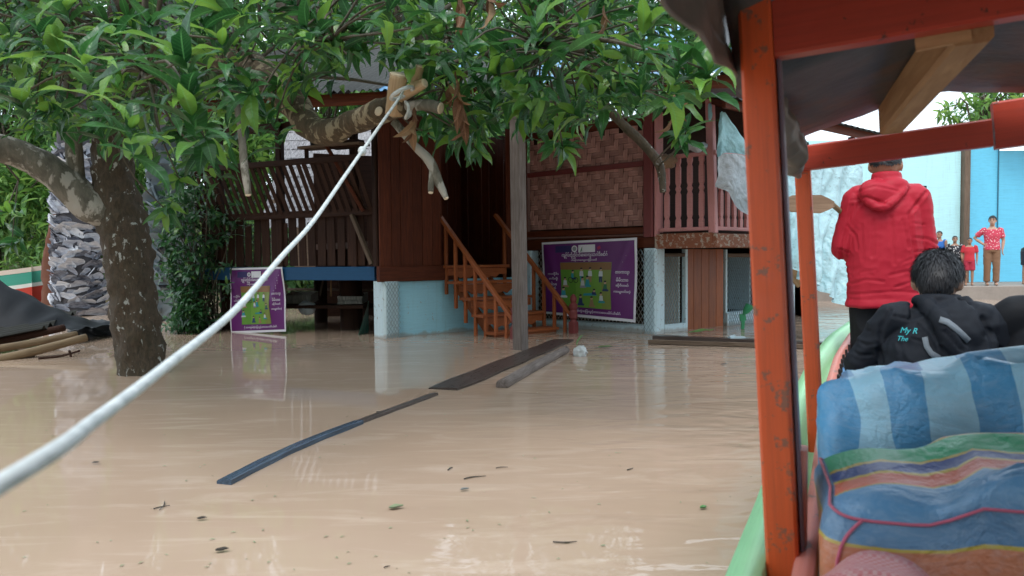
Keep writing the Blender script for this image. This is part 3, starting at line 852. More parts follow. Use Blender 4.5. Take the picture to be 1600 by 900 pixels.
add_limb('limb', path([(330, -80, 6.2), (400, -20, 5.2), (460, 30, 4.4), (520, 60, 4.0)]), [.06, .045, .03, .018], M['bark'], 9)
# sawn stubs at the end of the cut limb
def stub(pts, rad, mat):
    o, P_ = limb('cut_stub', path(pts), rad, mat, mango, 12, .14, 4, 14)
    e = P_[-1]; t = (P_[-1] - P_[-2]).normalized()
    mb = MB(); mb.tube([e - t * .002, e + t * .006, e + t * .010], [rad[-1] * .97, rad[-1] * .93, rad[-1] * .6], 12); mb.build('cut_face', M['cut'], o, smooth=False)
k4 = 4.25 / F_PX
stub([(617, 178, 4.3), (619, 150, 4.25), (623, 117, 4.2)], [15 * k4, 14 * k4, 14.5 * k4], M['peeled'])
stub([(628, 150, 4.25), (645, 139, 4.2), (663, 130, 4.15)], [9 * k4, 10 * k4, 7 * k4], M['peeled'])
stub([(646, 142, 4.22), (651, 124, 4.2), (656, 104, 4.18)], [7 * k4, 7.5 * k4, 7 * k4], M['peeled'])
stub([(632, 168, 4.28), (660, 164, 4.2), (688, 169, 4.15)], [9 * k4, 8.5 * k4, 9 * k4], M['bark_pale'])
stub([(600, 180, 4.42), (595, 176, 4.35), (592, 174, 4.33)], [9 * k4, 8.5 * k4, 8 * k4], M['bark_mottle'])
stub([(616, 190, 4.32), (642, 222, 4.3), (672, 252, 4.3), (686, 286, 4.28), (697, 309, 4.27)], [7 * k4, 6 * k4, 8 * k4, 7 * k4, 4 * k4], M['bark_pale'])
stub([(677, 262, 4.3), (674, 282, 4.28), (673, 300, 4.27)], [6 * k4, 5 * k4, 4 * k4], M['bark_pale'])
stub([(368, 150, 4.6), (378, 215, 4.55), (382, 262, 4.5), (388, 304, 4.5)], [5 * k4, 6 * k4, 6.5 * k4, 5 * k4], M['bark_pale'])

# lower edge of the foliage (pixel column -> pixel row)
LOW = [(-200, 150), (0, 190), (60, 215), (110, 225), (170, 245), (250, 262), (310, 290), (345, 265), (400, 228), (450, 222), (500, 168), (560, 128), (600, 118), (640, 215), (700, 245), (750, 262), (800, 205), (850, 232), (885, 268), (920, 215), (960, 190), (1010, 188), (1050, 235), (1085, 225), (1105, 150), (1135, 118), (1160, 60), (1250, 10), (1400, -40)]
def low(x):
    for (x0, y0), (x1, y1) in zip(LOW, LOW[1:]):
        if x0 <= x <= x1: return y0 + (y1 - y0) * (x - x0) / (x1 - x0)
    return -50
low0 = low
def low(x): return low0(x) - (42 if x > 330 else 22)
whs = []   # (centre, axis, n leaves, size, hero)
hero = [(130, 92, 2.95, .25), (205, 195, 2.9, .22), (292, 140, 2.75, .27), (286, 92, 2.8, .24), (345, 62, 3.3, .23), (60, 45, 3.4, .24), (30, 150, 3.6, .24), (232, 35, 3.4, .22),
        (838, 42, 3.5, .24), (880, 235, 4.2, .16), (1062, 95, 3.3, .28), (1105, 110, 3.3, .26), (1073, 200, 4.4, .20), (1060, 215, 4.5, .16), (1010, 40, 3.6, .24), (945, 85, 3.8, .24), (430, 195, 4.1, .21), (400, 165, 4.1, .2),
        (520, 70, 4.0, .23), (470, 40, 4.0, .23), (560, 45, 4.1, .22), (640, 70, 4.1, .24), (680, 35, 3.9, .24), (735, 80, 4.0, .25), (770, 150, 4.2, .23), (830, 160, 4.2, .24), (700, 160, 4.3, .2), (725, 210, 4.4, .19),
        (745, 235, 4.5, .15), (800, 110, 4.0, .25), (900, 150, 4.2, .24), (960, 150, 4.3, .22), (1000, 150, 4.0, .24), (320, 215, 3.8, .22), (180, 130, 3.4, .22), (380, 20, 3.6, .24), (100, 10, 3.6, .25), (180, 55, 3.2, .22), (665, 205, 4.6, .15), (850, 190, 4.3, .2), (1130, 60, 3.6, .24), (8, 330, 8.2, .26), (18, 385, 8.4, .26), (262, 330, 6.2, .22), (280, 280, 5.0, .2)]
for (x, y, d, s_) in hero:
    ax = V((rnd.uniform(-.35, .35), rnd.uniform(-.6, -.1), rnd.uniform(.35, 1)))
    if y > 200: ax = V((rnd.uniform(-.4, .4), -.4, rnd.uniform(-.6, .2)))
    whs.append((at(x, y, d), ax, rnd.randint(9, 13), s_ * 1.04, True))
r2 = random.Random(11)
while len(whs) < 1400:
    x = r2.uniform(-260, 1330); lo = low(x)
    y = r2.uniform(-420, lo) if r2.random() < .55 else r2.uniform(-20, lo)
    d = r2.choice((r2.uniform(3.3, 4.6), r2.uniform(4.4, 6.6), r2.uniform(4.4, 6.6), r2.uniform(6, 8.2), r2.uniform(6, 8.2)))
    edge = lo - y
    if d < 4.2 and r2.random() < .5: continue
    # windows where the brightness beyond shows through
    if 395 < x < 470 and 15 < y < 100 and r2.random() < .8: continue
    if 540 < x < 600 and -10 < y < 45 and r2.random() < .5: continue
    if x > 1140 and y > -60: continue
    p = at(x, y, d)
    if p.z > 5.8 or p.z < .9: continue
    if 480 < x < 690 and y > 85 and d < 4.6: continue
    ax = V((r2.uniform(-.7, .7), r2.uniform(-.8, .4), r2.uniform(.0, 1)))
    if edge < 50: ax.z -= .6
    whs.append((p, ax, r2.randint(5, 11), r2.uniform(.15, .27), False))
# twigs: whorl -> branchlet node -> nearest limb
nodes = [whs[i][0] + V((r2.uniform(-.2, .2), r2.uniform(0, .3), r2.uniform(.1, .4))) for i in r2.sample(range(len(whs)), 120)]
tw = MB()
def bend(a, b, sag, r0, r1):
    mid = (a + b) / 2 + V((r2.uniform(-.08, .08), r2.uniform(-.08, .08), sag))
    pts, rr = smooth_path([a, mid, b], [r0, (r0 + r1) / 2, r1], 3); tw.tube(pts, rr, 5, False)
for nd_ in nodes:
    q = min(limb_pts, key=lambda p: (p - nd_).length_squared)
    bend(q, nd_, r2.uniform(.0, .2), .020, .010)
for (c, ax, n, s_, h) in whs:
    q = min(nodes + limb_pts[::4], key=lambda p: (p - c).length_squared + (0 if p.z > c.z - .2 else .3))
    if (q - c).length < 1.6:
        bend(q, c, r2.uniform(-.05, .1), .008, .0045)
tag(tw.build('twigs', M['twig'], mango, smooth=True), kind='stuff')
cand = []; fol = Foliage()
for (c, ax, n, s_, h) in whs:
    for m in whorl(c, ax, n, s_):
        if h: cand.append(m)
        else:
            near = c.y < 5.0
            fol.add(m, rnd.choice(HI if near else LO))
cand.sort(key=lambda m: m.translation.y)
for i, m in enumerate(cand):
    if i < 300:
        o = bpy.data.objects.new('leaf', rnd.choice(HI_ME)); col.objects.link(o)
        o.parent = mango; o.matrix_local = Matrix.Translation(-tb) @ m
    else: fol.add(m, rnd.choice(HI))
fol.build('crown', M['mango_leaf'], mango)
# a few withered leaves hanging in the crown
M['dry_leaf'] = leaf_mat('withered leaves', (.10, .045, .02), (.2, .1, .05), (.3, .2, .1), .7, .8, .2)
dry = Foliage()
for (x, y, d) in ((712, 130, 4.0), (716, 160, 4.0), (725, 190, 4.05), (1055, 170, 3.9), (1062, 185, 3.9), (648, 190, 4.15), (644, 205, 4.15), (945, 30, 3.8), (720, 10, 3.8), (765, 4, 3.8), (700, 145, 4.2)):
    for m in whorl(at(x, y, d), V((0, -.2, -1)), 3, rnd.uniform(.12, .2), (10, 40)): dry.add(m, rnd.choice(HI))
o = dry.build('withered_leaves', M['dry_leaf'], mango)

# ------------------------------------------------------------------ shrub by the gallery and weeds
def shrub(name, label, spots, mat, n, size, parent_base, nl=(6, 10), stems=True, thin=False):
    root = thing(name, label, 'shrub', parent_base)
    f = Foliage(); st = MB()
    for k in range(n):
        x, y, rx, ry, d, rd = r2.choice(spots)
        p = at(x + r2.gauss(0, rx), y + r2.gauss(0, ry), d + r2.uniform(-rd, rd))
        if p.z < .04: p.z = r2.uniform(.05, .4)
        ax = V((r2.uniform(-.8, .8), r2.uniform(-.9, .1), r2.uniform(-.3, 1)))
        s_ = size * r2.uniform(.7, 1.2)
        for m in whorl(p, ax, r2.randint(*nl), s_, (50, 110), r2): 
            if thin: m = m @ Matrix.Diagonal((1, .55, 1, 1))
            f.add(m, r2.choice(LO))
        if k % 4 == 0:
            b0 = V((parent_base[0] + r2.uniform(-.3, .3), parent_base[1] + r2.uniform(-.2, .2), -.3))
            pts, rr = smooth_path([b0, (b0 + p) / 2 + V((r2.uniform(-.15, .15), 0, .25)), p], [.014, .009, .004], 4); st.tube(pts, rr, 5, False)
    tag(st.build('stems', M['twig'], root, smooth=True), kind='stuff')
    f.build('foliage', mat, root)
    return root
b = on_z(320, 515); shrub('shrub', 'dark leafy shrub between the mango trunk and the gallery', [(300, 300, 22, 45, b.y - .6, .5), (335, 380, 20, 40, b.y - .3, .4), (285, 430, 16, 45, b.y - .4, .4), (300, 500, 14, 18, b.y - .5, .3), (270, 360, 14, 40, b.y - .2, .4)], M['shrub_leaf'], 330, .17, (b.x, b.y, 0))
b = on_z(372, 505); shrub('fern_bush', 'fine-leaved dark bush against the slatted gallery', [(365, 330, 22, 22, b.y - .7, .25), (380, 375, 24, 18, b.y - .7, .25), (345, 420, 20, 30, b.y - .6, .3)], M['shrub_leaf'], 260, .085, (b.x, b.y, 0), (9, 14), True, True)

# ------------------------------------------------------------------ old palm with pale scaly trunk
def palm(name, label, pxc, pyb, wpx, topw, lean, hz, rows, mats, group=None, per=None, fronds=9):
    b = on_z(pxc, pyb); k = b.y / F_PX
    root = thing(name, label, 'palm', b, group)
    r0, r1 = wpx / 2 * k, topw / 2 * k
    ax = lambda z: V((b.x + lean * z, b.y, z))
    rr = lambda z: r1 + (r0 - r1) * max(0, 1 - z / (hz * .55)) ** 1.2
    mb = MB(); mb.tube([ax(-1)] + [ax(hz * q / 14) for q in range(15)], [r0 * .9] + [rr(hz * q / 14) * .9 for q in range(15)], 18)
    tr = mb.build('trunk', mats[1], root, smooth=True)
    prot = []
    for q in range(4):
        mb = MB(); wv_ = rnd.uniform(.9, 1.2)
        pts = [(-.5, 0), (-.56, .2), (-.52, .42), (-.38, .58), (-.2, .66 + rnd.uniform(-.1, .1)), (rnd.uniform(-.1, .1), .82 * wv_), (.2, .7 + rnd.uniform(-.1, .1)), (.38, .6), (.53, .38), (.55, .18), (.5, 0)]
        vs = []
        for (x, y) in pts: vs.append((x, .10 + .62 * max(0, y) ** 1.3, y * .8))
        vs += [(x * .92, .0 + .58 * max(0, y) ** 1.3, y * .72) for x, y in pts]
        n_ = len(pts); mb.add(vs, [tuple(range(n_)), tuple(range(2 * n_ - 1, n_ - 1, -1))] + [(i, n_ + i, n_ + (i + 1) % n_, (i + 1) % n_) for i in range(n_)])
        me = mb.mesh('scale'); me.materials.append(mats[0]); prot.append(me)
    vis = hz if per is None else per
    dz = vis / rows
    for j in range(rows):
        z = .02 + dz * j
        nn = max(8, int(2 * math.pi * rr(z) / (dz * 1.35)))
        for i in range(nn):
            an = 2 * math.pi * (i + .5 * (j % 2) + rnd.uniform(-.35, .35)) / nn
            zj = z + rnd.uniform(-.3, .3) * dz
            out = V((math.cos(an), math.sin(an), 0))
            if out.y > .35 or rnd.random() < .03: continue                # bark on the far side stays plain
            o = bpy.data.objects.new('bark_scale', rnd.choice(prot)); col.objects.link(o); o.parent = tr
            s_ = dz * 1.65 * rnd.uniform(.65, 1.3)
            t_ = Z.cross(out)
            m = Matrix((t_ * s_ * 1.55, out * s_ * .85, Z * s_ * .85)).transposed().to_4x4()
            m.translation = ax(zj) + out * rr(zj) * .86 - ORG[tr]
            o.matrix_local = m @ Matrix.Rotation(rnd.gauss(0, .3), 4, 'Y') @ Matrix.Rotation(rnd.gauss(0, .2), 4, 'X')
    top = ax(hz)
    fr = MB(); lf = Foliage()
    for q in range(fronds):
        an = q * 2.4; d = V((math.cos(an), math.sin(an), 0)); Lf = 3.0
        pts = [top + d * (Lf * u) + Z * (1.1 * math.sin(u * 2.2) - 1.0 * u * u) for u in (0, .2, .4, .6, .8, 1)]
        fr.tube(pts, [.05, .04, .03, .025, .015, .006], 5)
        for i in range(26):
            u = .15 + .85 * i / 26; a_ = pts[min(4, int(u * 5))].lerp(pts[min(5, int(u * 5) + 1)], u * 5 % 1)
            for sg in (1, -1):
                dd = (d * .5 + Z.cross(d) * sg * .8 + Z * -.35).normalized(); upv = Z.cross(dd).cross(dd) * -1; upv = (Z - dd * Z.dot(dd)).normalized()
                m = Matrix((dd * .6, upv.cross(dd) * .25, upv * .6)).transposed().to_4x4(); m.translation = a_; lf.add(m, LO[0])
    tag(fr.build('frond_stalks', M['twig'], root, smooth=True), kind='stuff'); lf.build('fronds', M['bg_leaf2'], root)
    return root
m, t, b = new_mat('pale weathered leaf base')
n = tex_noise(t, coords(t, 'pos', (1, 1, 3)), 9, 5, .7); r = isl(t)
c = ramp(t, mth(t, 'ADD', mth(t, 'MULTIPLY', n, .6), mth(t, 'MULTIPLY', r, .5)), [(.3, (.05, .055, .075)), (.55, (.34, .36, .42)), (.8, (.72, .74, .78))])
t.links.new(c, b.inputs['Base Color']); b.inputs['Roughness'].default_value = .85; bump(t, b, n, .6, .02); M['scale_w'] = m
M['scale_d'] = plain('dark palm fibre', (.06, .055, .06), .9, 8, .4, 30, .4)
palm('palm_tree', 'old palm with a fat trunk of pale scaly leaf bases', 126, 492, 80, 46, -.01, 7.5, 24, (M['scale_w'], M['scale_d']), per=3.4)
palm('palm_tree', 'slimmer grey scaly palm half hidden right of the mango trunk', 272, 500, 48, 40, .0, 7.0, 15, (plain('blue grey leaf base', (.20, .25, .28), .8, 6, .5, 30, .3), M['scale_d']), per=3.2)
b = on_z(79, 476)
st = thing('tree', 'thin reddish brown trunk left of the pale scaly palm', 'tree', b)
o, P_ = limb('trunk', [V((b.x, b.y, -1)), b, b + V((.02, 0, 1)), b + V((.2, 0, 2)), b + V((.5, .2, 3.6)), b + V((.6, .4, 5.5))], [.2, .2, .18, .14, .1, .05], plain('reddish bark', (.15, .055, .03), .9, 9, .5, 40, .5), st, 12, .25)
f = Foliage()
for k in range(90):
    c = P_[-1] + V((r2.gauss(0, .9), r2.gauss(0, .9), r2.gauss(-.3, .8)))
    for m in whorl(c, V((r2.uniform(-1, 1), r2.uniform(-1, 1), r2.uniform(0, 1))), 7, .25): f.add(m, r2.choice(LO))
f.build('crown', M['bg_leaf2'], st)

# ------------------------------------------------------------------ trees beyond
def bg_tree(label, x, y, zc, rx, rz, n, leaf, mat, seed, trunk_r=.16, name='tree'):
    rg = random.Random(seed); z0 = max(-1.0, gz(x, y) - .2)
    root = thing(name, label, 'tree', (x, y, max(0, z0)), 'trees beyond the house')
    o, P_ = limb('trunk', [V((x, y, z0)), V((x + rg.uniform(-.3, .3), y, zc * .5)), V((x + rg.uniform(-.4, .4), y, zc + rz * .5))], [trunk_r * 1.3, trunk_r, trunk_r * .4], M['bark'], root, 10)
    f = Foliage(); cl = []
    for k in range(46):
        while True:
            q = V((rg.uniform(-1, 1), rg.uniform(-1, 1), rg.uniform(-1, 1)))
            if .25 < q.length < 1: break
        cl.append(V((x + q.x * rx, y + q.y * rx, zc + q.z * rz)))
    br = MB()
    for c in cl[::3]:
        pts, rr = smooth_path([P_[len(P_) // 2], (P_[-1] + c) / 2, c], [trunk_r * .4, trunk_r * .25, .015], 3); br.tube(pts, rr, 5, False)
    tag(br.build('branches', M['bark'], root, smooth=True), kind='stuff')
    for k in range(n):
        c = rg.choice(cl) + V((rg.gauss(0, rx * .13), rg.gauss(0, rx * .13), rg.gauss(0, rz * .11)))
        if c.z < .1: continue
        for m in whorl(c, V((rg.uniform(-1, 1), rg.uniform(-1, 1), rg.uniform(.1, 1))), 4, leaf * rg.uniform(.7, 1.3), (50, 100), rg): f.add(m, LO[rg.randrange(8)])
    f.build('crown', mat, root)
bgs = [('bright green bushy tree on the bank beyond the far boat', -15, 27, 4.6, 4.2, 5.2, 1100, .6, 'bg_leaf'),
       ('tall bright tree on the bank behind the scaly palm', -10.5, 30, 6.0, 4.2, 6.0, 1100, .65, 'bg_leaf'),
       ('light green tree seen through the open gallery', -6.2, 24.5, 4.8, 3.6, 5.2, 1700, .5, 'bg_leaf'),
       ('mid green tree behind the left end of the house roof', -2.4, 24, 5.2, 3.6, 5.2, 1500, .5, 'bg_leaf2'),
       ('broad tree on the far left bank', -22, 34, 5.0, 5.0, 5.0, 800, .8, 'bg_leaf2'),
       ('tall tree behind the house ridge', 2.5, 27, 7.0, 4.0, 4.0, 700, .6, 'bg_leaf2'),
       ('low leafy bush on the bank left of the palm', -11.8, 22.5, 1.4, 2.4, 1.5, 600, .35, 'bg_leaf'),
       ('low leafy bush on the bank behind the gallery floor', -6.5, 21.5, 1.2, 2.6, 1.4, 600, .35, 'bg_leaf2'),
       ('tall dark tree high behind the far boat', -17, 40, 11, 6, 7, 1000, 1.0, 'bg_leaf2'),
       ('tall dark tree high behind the scaly palm', -9, 41, 12, 6, 7.5, 1000, 1.0, 'bg_leaf2'),
       ('tall dark tree high behind the gallery', -1, 40, 11, 5.5, 7, 900, 1.0, 'bg_leaf2'),
       ('tall dark tree at the far left horizon', -27, 38, 10, 6, 7, 900, 1.0, 'bg_leaf2'),
       ('leafy tree at the left edge beyond the raft', -17.5, 25, 6.0, 3.6, 5.0, 1300, .55, 'bg_leaf2'),
       ('leafy bush at the left edge above the far boat', -13.6, 23.5, 3.2, 2.6, 2.8, 1200, .4, 'bg_leaf'),
       ('pale feathery tree above the cyan building', 19.3, 30, 6.9, 1.5, 1.1, 420, .4, 'bg_leaf')]
for i, (l, x, y, zc, rx, rz, n, lf_, mt) in enumerate(bgs): bg_tree(l, x, y, zc, rx, rz, n, lf_, M[mt], 100 + i)

# unseen trees added behind the boat to block light from the low sky
for i, (x, y, zc, rx, rz) in enumerate(((-13, -9, 5.5, 4.5, 5), (-5, -13, 6.5, 5, 6), (4, -14, 6, 5, 5.5), (12, -10, 6, 5, 5.5), (-15, 1, 5, 4, 4.5), (17, 0, 5.5, 4.5, 5))):
    bg_tree(('unseen tree added behind the boat to block low sky, %s' % ('far left', 'left', 'middle', 'right', 'beside the left shore', 'beside the right shore')[i]), x, y, zc, rx, rz, 700, .8, M['bg_leaf2'], 300 + i)
# ================================================================== BANNERS
def flat(name, c, rough=.45):
    m, t, b = new_mat(name)
    n = tex_noise(t, coords(t, 'pos'), 6, 3)
    t.links.new(mixc(t, mth(t, 'MULTIPLY', n, .3), c, [x * .6 for x in c]), b.inputs['Base Color']); b.inputs['Roughness'].default_value = rough
    return m
M['b_purple'] = flat('banner purple print', (.13, .012, .15), .42)
M['b_white'] = flat('banner white print', (.80, .79, .84), .45)
M['b_text'] = flat('banner lettering white', (.80, .74, .84), .5)
M['b_green'] = flat('banner picture green', (.12, .30, .035), .45)
M['b_green2'] = flat('banner picture grass', (.17, .36, .05), .45)
M['b_brown'] = flat('banner picture brown', (.26, .13, .045), .45)
M['b_navy'] = flat('print navy', (.02, .04, .14)); M['b_teal'] = flat('print teal', (.03, .30, .36)); M['b_skin'] = flat('print skin', (.55, .36, .24))
M['b_hair'] = flat('print black', (.015, .015, .02)); M['b_pale'] = flat('print pale', (.6, .64, .66)); M['b_tan'] = flat('print tan', (.36, .22, .12)); M['b_pink'] = flat('print pink', (.42, .02, .10)); M['b_grey'] = flat('print grey', (.3, .3, .34)); M['b_leaf'] = flat('print dark green', (.03, .16, .07))
def text_mesh(body, font=None, size=1.0, shear=0.0, bold=0.0):
    cu = bpy.data.curves.new('lettering', 'FONT'); cu.body = body; cu.size = size; cu.shear = shear
    cu.align_x = 'CENTER'; cu.align_y = 'CENTER'; cu.resolution_u = 3; cu.offset = bold
    o = bpy.data.objects.new('lettering', cu); col.objects.link(o)
    dg = bpy.context.evaluated_depsgraph_get(); dg.update()
    me = bpy.data.meshes.new_from_object(o.evaluated_get(dg))
    bpy.data.objects.remove(o); bpy.data.curves.remove(cu)
    vs = [v.co.copy() for v in me.vertices]; fs = [tuple(p.vertices) for p in me.polygons]
    bpy.data.meshes.remove(me)
    return vs, fs
TITLE = 'ကျွန်ုပ်တို့ညှိုင်းဝိဆောကျသာဂါဒီဓော်ဂ်'
SUB = 'ဝါဆိုသာမတျာ့ကြော်လာဝီ'
LEFT = ['ကာလိုန်း', 'ဓာဝီလို့', 'ခါဝေ', 'ဂုဏ်']
RIGHT = ['တာဝကာသျာ', 'မိမိသာဝ', 'ဆိုဝိတော်', 'ကာမျှောင်းလဲ့']
FOOT = 'ဂို သာဝကူမ်တုံ့သြားလွင့်တာသေဝပေါဂ်သိဓါဂ်'
def banner(name, label, TL, TR, BL, BR, nrm, wob, group):
    TL, TR, BL, BR = map(V, (TL, TR, BL, BR)); nrm = V(nrm)
    Wm = ((TR - TL).length + (BR - BL).length) / 2; Hm = ((BL - TL).length + (BR - TR).length) / 2
    def pos(u, v, off=0):          # u to the right, v down
        p = TL.lerp(TR, u).lerp(BL.lerp(BR, u), v)
        # it hangs from its corners: soft folds that fade towards the top edge
        k = wob * (math.sin(u * 9 + v * 2.4) * .35 + math.sin((u - v) * 6.3 + 1) * .3 + .9 * math.exp(-((u - v * .2 - .04) / .05) ** 2) * (1 - v) + .8 * math.exp(-((u + v * .35 - .97) / .05) ** 2) * (1 - v)) * math.sin(math.pi * min(1, max(0, v * .9 + .1)))
        return p + nrm * (k + off)
    root = thing(name, label, 'banner', pos(.5, 1), group)
    def sheet(nm, u0, v0, u1, v1, mat, off, nu=30, nv=24, parent=root):
        mb = MB(); mb.grid(lambda a, b_: pos(u0 + (u1 - u0) * a, v0 + (v1 - v0) * b_, off), nu, nv); return mb.build(nm, mat, parent, smooth=True)
    sheet('border', 0, 0, 1, 1, M['b_white'], 0)
    sheet('field', .022, .03, .978, .965, M['b_purple'], .003)
    pic = sheet('picture', .21, .285, .755, .87, M['b_green2'], .006)
    sheet('picture_sky', .211, .287, .754, .38, M['b_brown'], .0085, 20, 8, pic)
    sheet('picture_edge', .66, .38, .754, .869, flat('print olive', (.22, .27, .06)), .0082, 8, 14, pic)
    sheet('picture_shade', .211, .38, .37, .869, M['b_green'], .0082, 10, 14, pic)
    def text(body, u, v, wu, hv=None, nm='lettering'):
        vs, fs = text_mesh(body, bold=.018)
        x0, x1 = min(p.x for p in vs), max(p.x for p in vs); y0, y1 = min(p.y for p in vs), max(p.y for p in vs)
        s_ = wu / (x1 - x0); sv = s_ * Wm / Hm
        if hv: sv = hv / (y1 - y0)
        mb = MB(); mb.add([pos(u + (p.x - (x0 + x1) / 2) * s_, v - (p.y - (y0 + y1) / 2) * sv, .0075) for p in vs], fs)
        mb.build(nm, M['b_text'], root)
    text(TITLE, .47, .19, .48, .085); text(SUB, .465, .255, .27, .042)
    for i, tx in enumerate(LEFT): text(tx, .125, .44 + .065 * i, (.12, .10, .08, .06)[i], .05)
    for i, tx in enumerate(RIGHT): text(tx, .865, .42 + .075 * i, (.13, .11, .12, .16)[i], .05)
    text(FOOT, .55, .918, .60, .05)
    def shape(poly, mat, off, parent=root, nm='emblem'):
        mb = MB(); mb.add([pos(u, v, off) for u, v in poly], [tuple(range(len(poly)))]); return mb.build(nm, mat, parent)
    circ = lambda u, v, r, n=18, asp=1.0: [(u + r * math.cos(2 * math.pi * k / n), v + r * asp * Wm / Hm * math.sin(2 * math.pi * k / n)) for k in range(n)]
    shape(circ(.365, .105, .03), M['b_white'], .0075)
    shape(circ(.365, .105, .02), M['b_grey'], .0085)
    bx = shape([(.405, .058), (.58, .058), (.58, .155), (.405, .155)], M['b_white'], .0075, nm='emblem_box')
    shape([(.425, .145), (.447, .075), (.469, .145)], M['b_leaf'], .009, bx)
    shape([(.437, .145), (.447, .112), (.457, .145)], M['b_pale'], .0105, bx)
    for (uu, vv, r) in ((.505, .10, .012), (.525, .115, .010), (.545, .098, .012), (.53, .09, .01)): shape(circ(uu, vv, r), M['b_grey'], .009, bx)
    shape([(.60, .095), (.63, .075), (.64, .11), (.61, .13)], M['b_pink'], .0075)
    shape([(.16, .06), (.33, .06), (.33, .15), (.16, .15)], flat('print deep blue', (.03, .02, .12)), .0072)
    # the people sitting and standing on the grass in the printed picture
    asp = Wm / Hm
    def figure(u, v, s_, top, bottom, kind):
        s_ *= 1.28; v += .015
        mb = MB()
        q = lambda pts, mi, off=.011: mb.add([pos(u + a * s_, v - b_ * s_ * asp, off) for a, b_ in pts], [tuple(range(len(pts)))], None, mi)
        if kind == 'sit':
            q([(-.5, 0), (.55, 0), (.6, .2), (.25, .35), (-.35, .35)], 1); q([(-.33, .3), (.33, .3), (.26, .95), (-.22, .95)], 0, .012)
        elif kind == 'stand':
            q([(-.25, -.55), (-.05, -.55), (0, .1), (.05, -.55), (.25, -.55), (.25, .3), (-.25, .3)], 1); q([(-.36, .25), (.36, .25), (.28, .95), (-.28, .95)], 0, .012)
        elif kind == 'lie':
            q([(-1.2, 0), (1.2, .1), (1.0, .45), (-1.1, .3)], 1); q([(.4, .2), (1.2, .2), (1.0, .6), (.4, .6)], 0, .012)
        else:
            q([(-.3, .1), (.5, .05), (.5, .3), (-.3, .35)], 1); q([(-.35, .3), (.1, .3), (.1, .95), (-.3, .95)], 0, .012)
            for cx_ in (-.45, .45):
                ring = [(cx_ + .42 * math.cos(k * math.pi / 8), .42 * math.sin(k * math.pi / 8)) for k in range(16)]
                inn = [(cx_ + .33 * math.cos(k * math.pi / 8), .33 * math.sin(k * math.pi / 8)) for k in range(16)]
                b0 = len(mb.v); mb.add([pos(u + a * s_, v - b_ * s_ * asp, .013) for a, b_ in ring + inn], [(k, (k + 1) % 16, 16 + (k + 1) % 16, 16 + k) for k in range(16)], None, 3)
        hx = .8 if kind == 'lie' else 0; hz_ = .75 if kind == 'lie' else 1.15
        q([(hx + .2 * math.cos(k * .7854), hz_ + .22 * math.sin(k * .7854)) for k in range(8)], 2, .013)
        q([(hx - .22, hz_ + .02), (hx + .2, hz_ + .08), (hx + .17, hz_ + .26), (hx - .12, hz_ + .28)], 3, .014)
        mb.build('figure', [M[top], M[bottom], M['b_skin'], M['b_hair']], pic)
    for a in ((.255, .60, .052, 'b_pale', 'b_tan', 'sit'), (.345, .50, .05, 'b_teal', 'b_navy', 'chair'), (.44, .47, .05, 'b_pale', 'b_teal', 'stand'), (.535, .47, .052, 'b_pale', 'b_tan', 'stand'),
              (.65, .47, .05, 'b_pale', 'b_navy', 'stand'), (.235, .74, .055, 'b_teal', 'b_pale', 'sit'), (.45, .60, .055, 'b_pale', 'b_grey', 'sit'), (.505, .585, .055, 'b_teal', 'b_teal', 'sit'),
              (.70, .63, .05, 'b_leaf', 'b_navy', 'sit'), (.655, .78, .052, 'b_pale', 'b_teal', 'sit'), (.53, .70, .05, 'b_navy', 'b_teal', 'lie'), (.425, .83, .055, 'b_navy', 'b_navy', 'sit'), (.55, .84, .052, 'b_tan', 'b_tan', 'sit')): figure(*a)
    return root
def on_wall(px_, py_, A, d, n):           # where a pixel's ray meets an upright wall through A
    r = ray(px_, py_); t = (A - CAM).dot(n) / r.dot(n); return CAM + r * t
Aw = C + nW * .13
banner('banner', 'large purple banner with a picture of seated people, beside the stairs', on_wall(847, 379, Aw, W, nW), on_wall(996, 371, Aw, W, nW), on_wall(850, 490, Aw, W, nW), on_wall(993, 504, Aw, W, nW), nW, .035, 'purple printed banners')
Ag = G0 + gn * .06
banner('banner', 'narrow purple banner hanging into the water from the blue beam', on_wall(360, 419, Ag, gd, gn), on_wall(442, 417, Ag, gd, gn), on_wall(361, 521, Ag, gd, gn), on_wall(447, 518, Ag, gd, gn), gn, .05, 'purple printed banners')

# ================================================================== ROPE to the boat
def rope_mat():
    m, t, b = new_mat('pale rope')
    n = tex_noise(t, coords(t, 'gc', (1, 1, 1)), 30, 4)
    t.links.new(ramp(t, n, [(.3, (.42, .46, .47)), (.7, (.66, .70, .70))]), b.inputs['Base Color']); b.inputs['Roughness'].default_value = .7
    a = nd(t, 'ShaderNodeAttribute', attribute_name='gc'); sp = nd(t, 'ShaderNodeSeparateXYZ'); t.links.new(a.outputs['Vector'], sp.inputs[0])
    an = mth(t, 'ARCTAN2', sp.outputs[1], sp.outputs[2])
    h = mth(t, 'SINE', mth(t, 'ADD', mth(t, 'MULTIPLY', sp.outputs[0], 160.0), mth(t, 'MULTIPLY', an, 3.0)))
    bump(t, b, h, .10, .002); return m
M['rope'] = rope_mat()
rp = path([(630, 136, 4.14), (627, 148, 4.12), (600, 187, 3.75), (545, 266, 3.15), (490, 345, 2.6), (440, 401, 2.1), (370, 482, 1.55), (260, 572, 1.0), (150, 656, .72), (0, 757, .5)]) + [V((-.48, .2, .80)), V((-.95, -.8, .62))]
P_, R__ = smooth_path(rp, [.0075, .0075, .0075] + [.0075] * 4 + [.0072] * 5, 8)
rope = thing('mooring_rope', 'thick pale rope slanting from the sawn branch down to the boat', 'rope', P_[0])
mb = MB(); mb.tube(P_, R__, 12); mb.build('line', M['rope'], rope, smooth=True)
kc = at(637, 172, 4.2); lp_ = []
